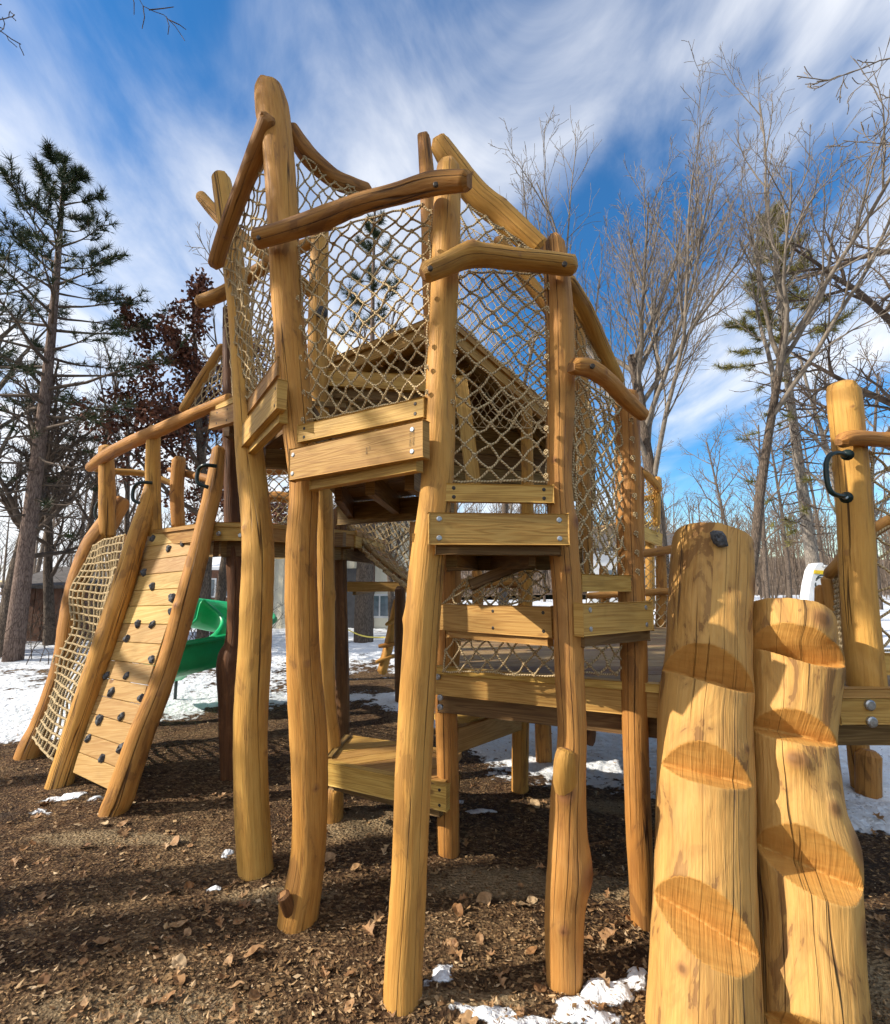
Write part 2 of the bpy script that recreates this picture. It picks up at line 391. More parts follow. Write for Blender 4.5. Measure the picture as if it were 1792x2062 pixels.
def catmull(pts, step):
    """pts: list of (Vector, r). returns resampled list at about step metres"""
    out = []
    n = len(pts)
    for i in range(n - 1):
        p0, p1, p2, p3 = pts[max(i - 1, 0)], pts[i], pts[i + 1], pts[min(i + 2, n - 1)]
        k = max(1, int((p2[0] - p1[0]).length / step))
        for j in range(k):
            t = j / k; t2, t3 = t * t, t * t * t
            f = lambda a, b, c, d: 0.5 * ((2 * b) + (c - a) * t + (2 * a - 5 * b + 4 * c - d) * t2 + (3 * b - a - 3 * c + d) * t3)
            out.append((f(p0[0], p1[0], p2[0], p3[0]), f(p0[1], p1[1], p2[1], p3[1])))
    out.append(pts[-1]); return out

SEED = [1]
def log_mesh(pts, sides=18, step=0.03, lump=0.05, cham=(0.5, 0.5), knots=None, notches=None, front=None, nk=4, facet=0.02):
    """an irregular peeled log swept along pts [(Vector, radius)]; cham = chamfer length in radii at start and end"""
    SEED[0] += 1; rs = random.Random(SEED[0]); off = rs.random() * 50
    sp = catmull(pts, step); n = len(sp)
    P_ = [p for p, r in sp]; Rr = [r for p, r in sp]
    S = [0.0]
    for i in range(1, n): S.append(S[-1] + (P_[i] - P_[i - 1]).length)
    Lt = S[-1]
    if knots is None:
        knots = [(rs.uniform(0.08, 0.95) * Lt, rs.uniform(0, 6.28), rs.uniform(0.018, 0.032), rs.uniform(0.0, 0.012)) for _ in range(nk)]
    fr = front if front is not None else Vector((0, -1, 0))
    nf = rs.choice((4, 5, 6)); fac = [2 * math.pi * (k + rs.uniform(-0.2, 0.2)) / nf + off for k in range(nf)]
    b = Buf(); kn = []; ct = []; CH = []
    for i in range(n):
        d = (P_[min(i + 1, n - 1)] - P_[max(i - 1, 0)]).normalized()
        a = fr - d * fr.dot(d); a = a.normalized() if a.length > 1e-3 else d.orthogonal().normalized()
        c = d.cross(a)
        s = S[i]; r0 = Rr[i]
        ch = 1.0
        cl0, cl1 = cham[0] * Rr[0], cham[1] * Rr[-1]
        if cl0 > 0 and s < cl0: ch = 0.5 + 0.5 * (s / cl0)
        if cl1 > 0 and Lt - s < cl1: ch = min(ch, 0.5 + 0.5 * ((Lt - s) / cl1))
        for k in range(sides):
            q = 2 * math.pi * k / sides
            cx, sx = math.cos(q), math.sin(q)
            nz = noise.noise(Vector((cx * 1.1 + off, sx * 1.1, s * 2.2))) * 1.0 + noise.noise(Vector((cx * 2.6, sx * 2.6 + off, s * 5.5))) * 0.45
            fz = noise.noise(Vector((cx * 5 + off, sx * 5, s * 16))) * facet
            r = r0 * (1 + lump * nz + fz)
            if ch < 1.0:
                for fa in fac: 
                    cq = math.cos(q - fa)
                    if cq > 0.15: r = min(r, r0 * (ch + 0.10 * math.sin(fa * 7)) / cq)
            kv = 0.0
            for (ks, kq, ksz, kh) in knots:
                ds = s - ks
                if abs(ds) > ksz * 3.2: continue
                dq = (q - kq + math.pi) % (2 * math.pi) - math.pi
                g = math.exp(-((ds / ksz) ** 2 + (dq * r0 / ksz) ** 2))
                r += kh * g; kv = max(kv, g)
            x, y = cx * r, sx * r; cut = 0.0
            if notches:
                for (s0, dep, Lu, Ll, tilt, bow) in notches:
                    ss = s - s0 - tilt * y - bow * math.sin(y * 9 + s0 * 7)
                    if 0 <= ss < Lu: lim = r0 - dep + dep * (ss / Lu) ** 0.9
                    elif -Ll < ss < 0: lim = r0 - dep + dep * (-ss / Ll)
                    else: continue
                    if x > lim: x = lim + 0.0015 * noise.noise(Vector((y * 60, s * 60, 3))); cut = 1.0 if ss >= 0 else 0.9
            b.v.append(P_[i] + a * x + c * y); kn.append(kv); ct.append(cut)
        CH.append(ch < 1.0)
    per = 2 * math.pi * (sum(Rr) / n)
    for i in range(n - 1):
        for k in range(sides):
            k2 = (k + 1) % sides
            b.f.append((i * sides + k, i * sides + k2, (i + 1) * sides + k2, (i + 1) * sides + k))
            u0, u1 = k / sides * per, (k + 1) / sides * per
            b.uv.append(((u0, S[i]), (u1, S[i]), (u1, S[i + 1]), (u0, S[i + 1]))); b.mi.append(0)
    for i, rev in ((0, True), (n - 1, False)):
        c = len(b.v); b.v.append(P_[i].copy()); kn.append(0); ct.append(0)
        for k in range(sides):
            x, y = i * sides + k, i * sides + (k + 1) % sides
            if rev: x, y = y, x
            b.f.append((x, y, c))
            uvf = lambda j: ((b.v[j] - P_[i]).x + (b.v[j] - P_[i]).y * 0.3, (b.v[j] - P_[i]).z + (b.v[j] - P_[i]).y * 0.7)
            b.uv.append((uvf(x), uvf(y), (0, 0))); b.mi.append(1)
    me = b.mesh('log')
    for nm, arr in (('knot', kn), ('cut', ct)):
        at = me.attributes.new(nm, 'FLOAT', 'POINT'); at.data.foreach_set('value', np.array(arr, dtype=np.float32))
    # keep end caps and saw cuts crisp
    sm = np.array([mi == 0 and not (j < (n - 1) * sides and (CH[j // sides] or CH[j // sides + 1])) for j, mi in enumerate(b.mi)]); me.polygons.foreach_set('use_smooth', sm)
    if notches:
        cls = [0 if min(ct[v] for v in f) < 0.5 else (1 if max(ct[v] for v in f) > 0.95 else 2) for f in b.f]
        em = {}; sharp = np.zeros(len(me.edges), dtype=bool)
        for pi, p in enumerate(me.polygons):
            for ek in p.edge_keys: em.setdefault(ek, []).append(cls[pi])
        for ei, e in enumerate(me.edges):
            q = em.get(tuple(sorted(e.vertices)), ())
            if len(q) == 2 and q[0] != q[1]: sharp[ei] = True
        at = me.attributes.new('sharp_edge', 'BOOLEAN', 'EDGE'); at.data.foreach_set('value', sharp)
    return me

def log(name, pix, parent, mat='log_wood', wl=None, **k):
    """pix: [(vx, vy, width_px, Y)]"""
    pts = [(P(x, y, Y), PW(x, y, w_, Y) / 2) for x, y, w_, Y in pix]
    if name in ('post', 'side_log') and pts[0][0].z < 0.12:
        d_ = (pts[0][0] - pts[1][0]).normalized(); pts[0] = (pts[0][0] + d_ * 0.22, pts[0][1])
        k['cham'] = (0, k.get('cham', (0, 0.5))[1])
    return mesh_obj(name, log_mesh(pts, **k), [mat, 'end_grain'], parent)
def log3(name, p, parent, mat='log_wood', **k):
    """p: [(x, y, z, r)] in metres"""
    return mesh_obj(name, log_mesh([(Vector(q[:3]), q[3]) for q in p], **k), [mat, 'end_grain'], parent)

def board(name, p0, p1, h, th, parent, mat='board_wood', up=Vector((0, 0, 1)), bev=0.005):
    d = p1 - p0; ln = d.length; d.normalize()
    nrm = d.cross(up).normalized(); upv = nrm.cross(d).normalized()
    bm = bmesh.new(); c = (p0 + p1) / 2
    bmesh.ops.create_cube(bm, size=1.0)
    mt = Matrix((d * ln, nrm * th, upv * h)).transposed()
    for v in bm.verts: v.co = mt @ v.co + c
    if bev: bmesh.ops.bevel(bm, geom=bm.edges[:], offset=bev, segments=1, affect='EDGES')
    uvl = bm.loops.layers.uv.new('UVMap')
    for f in bm.faces:
        nn = f.normal
        ax = nrm if abs(nn.dot(upv)) > 0.6 or abs(nn.dot(d)) > 0.6 else upv
        for lp in f.loops:
            q = lp.vert.co - c
            if abs(nn.dot(d)) > 0.6: lp[uvl].uv = (q.dot(nrm) * 0.4 + 3, q.dot(upv) + 0.4)
            else: lp[uvl].uv = (q.dot(d), q.dot(ax) + 0.13)
    me = bpy.data.meshes.new(name); bm.to_mesh(me); bm.free()
    return mesh_obj(name, me, mat, parent)

def clip_poly(poly, a, n):
    """keep the part of poly (2d Vectors) where (p-a).n <= 0"""
    out = []
    for i in range(len(poly)):
        p, q = poly[i], poly[(i + 1) % len(poly)]
        dp, dq = (p - a).dot(n), (q - a).dot(n)
        if dp <= 0: out.append(p)
        if dp * dq < 0: out.append(p + (q - p) * (dp / (dp - dq)))
    return out
def planking(parent, poly, z, ang, width=0.14, gap=0.007, th=0.036, mat='deck_plank_wood', name='plank', jit=0.0):
    poly = [Vector(p) for p in poly]
    d = Vector((math.cos(ang), math.sin(ang))); nrm = Vector((-d.y, d.x))
    ks = [p.dot(nrm) for p in poly]; k = min(ks); i = 0; rs = random.Random(len(poly) * 7 + int(z * 100))
    while k < max(ks):
        a, b = k + gap / 2, k + width - gap / 2
        q = clip_poly(clip_poly(poly, nrm * b, nrm), nrm * a, -nrm)
        k += width; i += 1
        if len(q) < 3: continue
        bf = Buf(); zt = z + rs.uniform(-1, 1) * 0.0015; zb = zt - th
        uvf = lambda p: (p.dot(d), p.dot(nrm))
        area = sum(q[j].x * q[(j + 1) % len(q)].y - q[(j + 1) % len(q)].x * q[j].y for j in range(len(q)))
        if area < 0: q.reverse()
        bf.face([Vector((p.x, p.y, zt)) for p in q], tuple(uvf(p) for p in q))
        bf.face([Vector((p.x, p.y, zb)) for p in reversed(q)], tuple(uvf(p) for p in reversed(q)))
        for j in range(len(q)):
            p, r = q[j], q[(j + 1) % len(q)]
            bf.face([Vector((p.x, p.y, zt)), Vector((p.x, p.y, zb)), Vector((r.x, r.y, zb)), Vector((r.x, r.y, zt))], (uvf(p), (uvf(p)[0], uvf(p)[1] + 0.04), (uvf(r)[0], uvf(r)[1] + 0.04), uvf(r)))
        mesh_obj(name, bf.mesh(name, False), mat, parent)

def bil(c, u, v): return (c[0] * (1 - u) + c[1] * u) * (1 - v) + (c[3] * (1 - u) + c[2] * u) * v
def net(name, c, parent, cell=0.105, rr=0.0057, sag=0.02, mat='rope', square=False, keep=None, sides=5, seed=0, knot=2.25):
    """c = corners bottom-left, bottom-right, top-right, top-left (Vectors)"""
    SEED[0] += 1; rs = random.Random(SEED[0] + seed)
    wd = ((c[1] - c[0]).length + (c[2] - c[3]).length) / 2; ht = ((c[3] - c[0]).length + (c[2] - c[1]).length) / 2
    nu = max(2, int(round(wd / cell * 2))); nv = max(2, int(round(ht / cell * 2)))
    if square: nu = max(2, int(round(wd / cell))); nv = max(2, int(round(ht / cell)))
    nrm = (c[1] - c[0]).cross(c[3] - c[0]).normalized(); off = rs.random() * 30
    N = {}
    for i in range(nu + 1):
        for j in range(nv + 1):
            if not square and (i + j) % 2: continue
            u, v = i / nu, j / nv
            p = bil(c, u, v); edge = i in (0, nu) or j in (0, nv)
            amp = cell * (0.05 if square else 0.095) * (0.4 if edge else 1)
            p = p + Vector((rs.uniform(-1, 1), rs.uniform(-1, 1), rs.uniform(-1, 1))) * amp
            p = p + nrm * (noise.noise(p * 2.3 + Vector((off, 0, 0))) * sag * 1.4 + sag * math.sin(math.pi * u) * math.sin(math.pi * v))
            if keep is None or keep(u, v): N[(i, j)] = p
    b = Buf(); E = []
    for (i, j) in N:
        if square: E += [((i, j), (i + 1, j)), ((i, j), (i, j + 1))]
        else:
            E += [((i, j), (i + 1, j + 1)), ((i, j), (i - 1, j + 1))]
            if i in (0, nu): E.append(((i, j), (i, j + 2)))
            if j in (0, nv): E.append(((i, j), (i + 2, j)))
    for a, q in E:
        if a not in N or q not in N: continue
        p0, p1 = N[a], N[q]; mid = (p0 + p1) / 2 + Vector((rs.uniform(-1, 1), rs.uniform(-1, 1), rs.uniform(-1, 0.6))) * cell * 0.08
        b.tube([p0, mid, p1], rr, sides, False, rs.random())
    for p in N.values(): b.blob(p, rr * knot * rs.uniform(0.9, 1.2))
    o = mesh_obj(name, b.mesh(name), mat, parent)
    return o

_bolt = {}
def bolt(parent, p, n, r=0.017, mat='galvanised', name='bolt', flat=0.45):
    key = (mat, r, flat)
    if key not in _bolt:
        b = Buf()
        if mat == 'rope':
            b.tube([Vector((math.cos(a) * r, math.sin(a) * r * 1.2, 0.006 + 0.5 * r * math.cos(a))) for a in np.linspace(0, 6.2, 10)], r * 0.42, 5); b.blob(Vector((0, 0, r * 0.6)), r * 0.75); b.tube([Vector((0, 0, 0)), Vector((r, -r * 1.5, r * 0.5)), Vector((r * 0.8, -r * 2.6, r * 0.2))], r * 0.4, 5)
        else: b.tube([Vector((0, 0, -0.01)), Vector((0, 0, r * flat * 0.5)), Vector((0, 0, r * flat))], [r, r, r * 0.72], 12)
        if mat != 'rope': b.tube([Vector((0, 0, r * flat * 0.8)), Vector((0, 0, r * flat * 1.15))], [r * 0.42, r * 0.36], 6)
        _bolt[key] = b.mesh('bolt', False)
    o = mesh_obj(name, _bolt[key], mat, parent)
    o.matrix_world = Matrix.Identity(4)
    q = n.normalized().to_track_quat('Z', 'Y')
    o.matrix_basis = Matrix.LocRotScale(p, q, None)
    return o
def normal_of(p0, p1):
    d = (p1 - p0); n = Vector((d.y, -d.x, 0)).normalized()
    return n if n.dot(Vector((0, 0, H)) - p0) > 0 or n.y < 0 else -n
def face_bolts(parent, p0, p1, h, th, fr=(0.06, 0.94), rows=(0.3, -0.3), **k):
    n = (p1 - p0).cross(Vector((0, 0, 1))).normalized()
    if n.dot(Vector((0, 0, H)) - p0) < 0: n = -n
    for f in fr:
        for r in rows:
            bolt(parent, p0.lerp(p1, f) + Vector((0, 0, 1)) * h * r + n * th / 2, n, **k)

# ==================================================================== SETTING
_tab = {}
def _tables(seed):
    if seed not in _tab:
        rs = np.random.RandomState(seed); _tab[seed] = [rs.rand(256, 256) for _ in range(4)]
    return _tab[seed]
def fbm(x, y, sc_, oct=4, seed=0):
    tabs = _tables(seed); tot = np.zeros_like(x); amp = 1.0; nrm = 0
    for o in range(oct):
        tab = tabs[o]; fx, fy = x * sc_ + 57.3 + o * 13, y * sc_ + 91.7 + o * 7
        ix, iy = np.floor(fx).astype(int), np.floor(fy).astype(int); tx, ty = fx - ix, fy - iy
        tx, ty = tx * tx * (3 - 2 * tx), ty * ty * (3 - 2 * ty)
        g = lambda a, b: tab[a % 256, b % 256]
        v = (g(ix, iy) * (1 - tx) + g(ix + 1, iy) * tx) * (1 - ty) + (g(ix, iy + 1) * (1 - tx) + g(ix + 1, iy + 1) * tx) * ty
        tot += amp * (v - 0.5); nrm += amp; amp *= 0.5; sc_ *= 2.03
    return tot / nrm * 2

SNOWX = [-30, -8, -5, -4, -3, -2, -1, -0.2, 0.4, 1.2, 2, 3, 4, 8, 30]
SNOWY = [9, 5.2, 5.3, 5.6, 6.7, 6.7, 6.9, 5.6, 4.3, 4.0, 3.8, 3.5, 3.4, 3.5, 3.5]
BLOBS = []
for vx, vy, rx, ry in ((455, 1722, 0.05, 0.06), (150, 1612, 0.30, 0.06), (100, 1640, 0.12, 0.05), (892, 1960, 0.05, 0.06), (930, 2030, 0.09, 0.045), (990, 2040, 0.12, 0.05), (1040, 2062, 0.10, 0.06), (860, 1985, 0.03, 0.05), (1165, 2030, 0.075, 0.06), (1225, 2005, 0.12, 0.10), (1265, 1975, 0.09, 0.07), (1210, 2055, 0.13, 0.07), (1730, 1630, 0.3, 0.10), (430, 1790, 0.06, 0.03), (990, 1640, 0.18, 0.04), (930, 1620, 0.10, 0.05)):
    g = GR(vx, vy); BLOBS.append((g.x, g.y, rx * 1.2, ry * 1.2))
def snow_fac(x, y):
    b = np.interp(x, SNOWX, SNOWY) + fbm(x, y, 0.55, 3, 5) * 1.1
    s = np.clip((y - b) / 1.1 + 0.35, 0, 1.0)
    far = 0.78 + 0.5 * fbm(x, y, 0.35, 4, 9)
    s = s * np.where(y > 6, np.clip(far, 0.2, 1.15), 1.0)
    # trodden bare patch behind the tower
    s = s * (1 - 0.75 * np.exp(-(((x + 1.3) / 1.1) ** 2 + ((y - 8.2) / 1.0) ** 2)))
    for (bx, by, rx, ry) in BLOBS:
        s = np.maximum(s, (0.75 + 0.9 * fbm(x, y, 9.0, 3, 31)) * np.exp(-(((x - bx) / rx) ** 2 + ((y - by) / ry) ** 2)))
    return s
def ground_h(x, y):
    near = np.exp(-np.maximum(np.abs(y - 3) - 3, 0) / 6)
    h = fbm(x, y, 0.9, 3, 1) * 0.03 * near + fbm(x, y, 6.0, 4, 2) * 0.014 * near + fbm(x, y, 24.0, 3, 3) * 0.006 * near
    h += fbm(x, y, 0.08, 3, 4) * 0.12 * np.clip((y - 9) / 10, 0, 1)
    s = snow_fac(x, y) + fbm(x, y, 7, 3, 11) * 0.35
    h += np.clip((s - 0.42) * 2.2, 0, 1) * (0.028 + 0.014 * fbm(x, y, 2.2, 3, 6) + 0.012 * fbm(x, y, 16, 3, 8))
    return h
def graded(a, b, s0, lim, grow=1.16):
    x = list(np.arange(a, b + 1e-6, s0)); st = s0
    hi = [b]; 
    while hi[-1] < lim: st *= grow; hi.append(hi[-1] + st)
    st = s0; lo = [a]
    while lo[-1] > -lim: st *= grow; lo.append(lo[-1] - st)
    return np.array(sorted(set(lo[1:] + x + hi[1:])))
xs = graded(-4.2, 4.2, 0.021, 400)
ys = [1.0]
while ys[-1] < 11: ys.append(ys[-1] * 1.0078)
st = 0.12
while ys[-1] < 420: st *= 1.12; ys.append(ys[-1] + st)
st = 0.05; lo = [1.0]
while lo[-1] > -60: st *= 1.25; lo.append(lo[-1] - st)
ys = np.array(sorted(lo[1:] + ys))
GX, GY = np.meshgrid(xs, ys); GZ = ground_h(GX, GY); GS = snow_fac(GX, GY)
nx, ny = len(xs), len(ys)
me = bpy.data.meshes.new('ground')
idx = np.arange(nx * ny).reshape(ny, nx)
quads = np.stack([idx[:-1, :-1], idx[:-1, 1:], idx[1:, 1:], idx[1:, :-1]], -1).reshape(-1, 4)
me.vertices.add(nx * ny); me.vertices.foreach_set('co', np.stack([GX, GY, GZ], -1).astype(np.float32).ravel())
me.loops.add(quads.size); me.loops.foreach_set('vertex_index', quads.ravel().astype(np.int32))
me.polygons.add(len(quads)); me.polygons.foreach_set('loop_start', (np.arange(len(quads)) * 4).astype(np.int32))
me.polygons.foreach_set('loop_total', np.full(len(quads), 4, dtype=np.int32)); me.polygons.foreach_set('use_smooth', np.ones(len(quads), dtype=bool))
me.update(calc_edges=True)
at = me.attributes.new('snow', 'FLOAT', 'POINT'); at.data.foreach_set('value', GS.astype(np.float32).ravel())
SAND = [(1010, 1775, 0.45, 0.16), (720, 1660, 0.30, 0.22), (1225, 1625, 0.25, 0.12), (1215, 1780, 0.30, 0.10), (1760, 1980, 0.3, 0.2), (560, 1800, 0.35, 0.07), (240, 1690, 0.6, 0.10), (300, 2030, 0.5, 0.10), (940, 2010, 0.3, 0.06)]
GA = np.zeros_like(GX)
for vx, vy, rx, ry in SAND:
    g = GR(vx, vy); GA = np.maximum(GA, np.exp(-(((GX - g.x) / rx) ** 2 + ((GY - g.y) / ry) ** 2)))
at = me.attributes.new('sand', 'FLOAT', 'POINT'); at.data.foreach_set('value', GA.astype(np.float32).ravel())
kind(mesh_obj('ground', me, 'ground_dirt'), 'structure')
def gz(x, y): return float(ground_h(np.array([float(x)]), np.array([float(y)]))[0])

# low wooded rise on the far side
hx = np.linspace(-160, 220, 60); hy = np.linspace(42, 300, 30)
b = Buf()
def hill_z(x, y): return -0.4 + max(0, (y - 44)) * 0.06 * (0.55 + 0.45 * math.tanh((x + 10) / 40)) + 1.5 * noise.noise(Vector((x * 0.03, y * 0.03, 0)))
for y in hy:
    for x in hx: b.v.append(Vector((x, y, hill_z(x, y))))
for j in range(len(hy) - 1):
    for i in range(len(hx) - 1):
        k = j * len(hx) + i; b.f.append((k, k + 1, k + 1 + len(hx), k + len(hx))); b.uv.append(((0, 0),) * 4); b.mi.append(0)
kind(mesh_obj('hill', b.mesh('hill'), 'far_hill'), 'structure')

# ==================================================================== STAIR TOWER
tower = thing('play_tower', 'tall peeled-log climbing tower with spiralling plank steps and rope net sides', 'play tower', (-0.1, 3.0, 0))
KN = {}
# posts (pixel centre, width, depth)
postA = log('post', [(812, 2020, 78, 2.24), (812, 1985, 78, 2.25), (824, 1750, 72, 2.26), (835, 1500, 74, 2.27), (850, 1250, 73, 2.27), (862, 1120, 70, 2.28), (876, 1010, 66, 2.29), (884, 900, 64, 2.30), (888, 760, 60, 2.31), (893, 640, 56, 2.31), (897, 520, 55, 2.32), (900, 420, 56, 2.32), (904, 322, 46, 2.33)], tower, 'log_wood_clean', sides=22, step=0.022, cham=(0, 0.9), lump=0.035)
postB = log('post', [(597, 1870, 82, 2.72), (602, 1838, 80, 2.72), (622, 1700, 68, 2.73), (622, 1500, 74, 2.73), (610, 1320, 66, 2.74), (607, 1120, 62, 2.75), (612, 980, 58, 2.76), (600, 860, 62, 2.77), (588, 720, 62, 2.78), (575, 560, 60, 2.80), (568, 420, 60, 2.82), (560, 300, 62, 2.84), (548, 220, 66, 2.86), (538, 165, 48, 2.87)], tower, 'log_wood', sides=22, step=0.022, cham=(0, 0.8), lump=0.05, knots=[(0.34, -1.0, 0.022, 0.02), (1.5, 0.5, 0.03, 0.006), (2.1, 0.3, 0.025, 0.004), (0.9, 0.6, 0.03, 0.006), (3.3, -0.2, 0.025, 0.003)])
postC = log('post', [(519, 1775, 68, 3.12), (515, 1750, 68, 3.12), (504, 1500, 66, 3.15), (513, 1300, 64, 3.2), (520, 1100, 62, 3.27), (505, 940, 56, 3.4), (498, 860, 50, 3.45), (490, 740, 44, 3.5), (478, 600, 42, 3.55), (462, 470, 42, 3.6), (444, 352, 36, 3.65)], tower, 'log_wood_clean', sides=22, step=0.022, cham=(0, 0.7), lump=0.05)
postD = log('post', [(1137, 2000, 72, 2.33), (1137, 1970, 72, 2.33), (1136, 1850, 78, 2.34), (1142, 1720, 78, 2.34), (1145, 1600, 70, 2.35), (1152, 1480, 58, 2.36), (1146, 1350, 58, 2.37), (1142, 1200, 58, 2.38), (1133, 1080, 58, 2.38), (1126, 960, 52, 2.39), (1128, 800, 56, 2.40), (1126, 640, 56, 2.41), (1120, 540, 50, 2.42), (1114, 475, 40, 2.43)], tower, 'log_wood_clean', sides=22, step=0.022, cham=(0, 0.9), lump=0.05,
            knots=[(1.02, -0.45, 0.06, 0.018), (0.50, -0.25, 0.032, 0.014), (1.98, -0.1, 0.03, 0.006), (2.5, -0.6, 0.025, 0.004), (0.70, 1.1, 0.09, 0.025), (2.2, 1.0, 0.05, 0.012)])
log('branch_stub', [(1146, 1650, 40, 2.42), (1138, 1580, 48, 2.31), (1137, 1535, 44, 2.27), (1141, 1508, 34, 2.27)], tower, 'rail_wood', sides=16, step=0.012, cham=(0, 0.25), lump=0.10, nk=2)
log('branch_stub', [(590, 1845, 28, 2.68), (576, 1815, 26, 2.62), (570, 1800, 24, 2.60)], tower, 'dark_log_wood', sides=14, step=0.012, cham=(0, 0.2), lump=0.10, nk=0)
postE = log('post', [(1296, 1870, 48, 2.70), (1295, 1845, 48, 2.70), (1285, 1640, 50, 2.70), (1278, 1440, 50, 2.71), (1276, 1330, 52, 2.72), (1272, 1200, 52, 2.74), (1266, 1050, 50, 2.76), (1264, 900, 48, 2.78), (1262, 788, 44, 2.80)], tower, 'log_wood', sides=20, step=0.03, cham=(0, 0.4))
postF = log('post', [(905, 1735, 46, 3.31), (903, 1712, 46, 3.31), (902, 1560, 44, 3.31), (898, 1400, 46, 3.32), (905, 1250, 50, 3.33), (900, 1050, 44, 3.34), (880, 800, 38, 3.36), (868, 600, 34, 3.38), (862, 400, 32, 3.40), (853, 270, 26, 3.42)], tower, 'log_wood', sides=18, step=0.03, cham=(0, 0.8))
postG = log('post', [(672, 1660, 32, 3.8), (672, 1640, 34, 3.8), (668, 1500, 36, 3.82), (655, 1380, 40, 3.83), (653, 1150, 40, 3.85), (650, 1000, 40, 3.87), (640, 740, 38, 3.9), (641, 600, 38, 3.92), (645, 455, 34, 3.95)], tower, 'log_wood_clean', sides=18, step=0.03)
# back posts of the tower and hut
log('post', [(1060, 1245, 24, 4.3), (1062, 1000, 24, 4.3), (1060, 820, 24, 4.3)], tower, 'rail_wood', sides=14, step=0.06)
log('post', [(668, 760, 20, 5.0), (668, 690, 22, 5.0)], tower, 'log_wood', sides=12, step=0.06)
log('post', [(1180, 1180, 30, 4.0), (1176, 1000, 32, 4.0), (1170, 800, 30, 4.0), (1160, 590, 28, 4.0)], tower, 'rail_wood', sides=14, step=0.06)
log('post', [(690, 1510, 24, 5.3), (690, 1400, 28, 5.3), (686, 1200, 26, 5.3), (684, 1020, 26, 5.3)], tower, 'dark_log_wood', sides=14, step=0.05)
log('post', [(1047, 1600, 33, 4.2), (1047, 1585, 34, 4.2), (1048, 1430, 34, 4.2)], tower, 'log_wood', sides=14, step=0.05)
# top rails
log('rail', [(513, 482, 40, 2.66), (560, 470, 40, 2.62), (640, 444, 44, 2.52), (720, 412, 40, 2.40), (800, 390, 40, 2.28), (870, 370, 44, 2.17), (945, 364, 40, 2.08)], tower, 'rail_wood', sides=20, step=0.025, cham=(0.3, 0.25), lump=0.07)
log('rail', [(850, 552, 42, 2.14), (890, 536, 42, 2.16), (940, 516, 48, 2.19), (985, 515, 46, 2.21), (1040, 522, 44, 2.24), (1100, 528, 44, 2.26), (1160, 536, 42, 2.28)], tower, 'rail_wood', sides=20, step=0.025, cham=(0.5, 0.5), lump=0.06, knots=[(0.27, -0.5, 0.035, 0.016), (0.12, 0.1, 0.02, 0.004), (0.5, 0.2, 0.02, 0.003)])
log('rail', [(545, 232, 40, 2.74), (520, 300, 40, 2.85), (490, 375, 34, 3.0), (455, 465, 32, 3.2), (432, 540, 30, 3.35)], tower, 'rail_wood', sides=18, step=0.025, cham=(0.4, 0.6), lump=0.05)
log('rail', [(583, 255, 30, 2.95), (620, 312, 38, 3.0), (670, 358, 36, 3.1), (705, 374, 34, 3.2), (742, 386, 30, 3.3)], tower, 'rail_wood', sides=18, step=0.025, cham=(0.2, 0.2), lump=0.05)
log('rail', [(880, 283, 40, 2.62), (915, 335, 50, 2.62), (960, 392, 52, 2.62), (1005, 430, 52, 2.6), (1050, 470, 50, 2.58), (1090, 505, 44, 2.57)], tower, 'log_wood', sides=18, step=0.025, cham=(0.5, 0.3), lump=0.05)
log('rail', [(1150, 738, 34, 2.24), (1185, 742, 38, 2.3), (1225, 768, 34, 2.4), (1260, 805, 32, 2.52), (1298, 838, 26, 2.64)], tower, 'log_wood', sides=18, step=0.025, cham=(0.4, 0.5), lump=0.08)
log('rail', [(1140, 560, 30, 2.62), (1175, 620, 34, 2.75), (1212, 700, 32, 2.95), (1248, 775, 26, 3.1)], tower, 'rail_wood', sides=16, step=0.03, cham=(0.3, 0.3))
log('rail', [(402, 392, 22, 3.9), (440, 435, 26, 3.85), (500, 490, 26, 3.8), (560, 530, 26, 3.8), (640, 600, 24, 3.9)], tower, 'rail_wood', sides=14, step=0.04)
log('rail', [(396, 610, 26, 4.3), (450, 590, 28, 4.25), (520, 545, 26, 4.1), (600, 500, 24, 4.0), (650, 480, 20, 3.98)], tower, 'rail_wood', sides=14, step=0.04)
log('rail', [(1000, 480, 26, 3.0), (1060, 560, 28, 3.0), (1105, 620, 28, 3.0), (1150, 690, 26, 3.05)], tower, 'rail_wood', sides=14, step=0.04)

# fascia boards of the steps
def step_group(loc): return empty('step', loc, tower)
def fascia(par, name, a, b, h, th=0.04, mat='board_wood', bolts=None, **k):
    p0, p1 = P(*a), P(*b)
    zc = (p0.z + p1.z) / 2; p0.z = p0.z * 0.35 + zc * 0.65; p1.z = p1.z * 0.35 + zc * 0.65
    o = board(name, p0, p1, h, th, par, mat)
    if bolts: face_bolts(par, p0, p1, h, th, **bolts)
    return p0, p1
SCR = dict(r=0.009, mat='screw_metal', name='screw', flat=0.25)
BLT = dict(r=0.012, mat='galvanised', name='bolt', flat=0.3)
XY = lambda v: (v.x, v.y)
A0, B0, C0, D0, E0, F0, G0 = P(876, 1010, 2.29), P(607, 920, 2.76), P(500, 870, 3.45), P(1133, 1080, 2.38), P(1272, 1200, 2.74), P(900, 1050, 3.34), P(650, 900, 3.88)
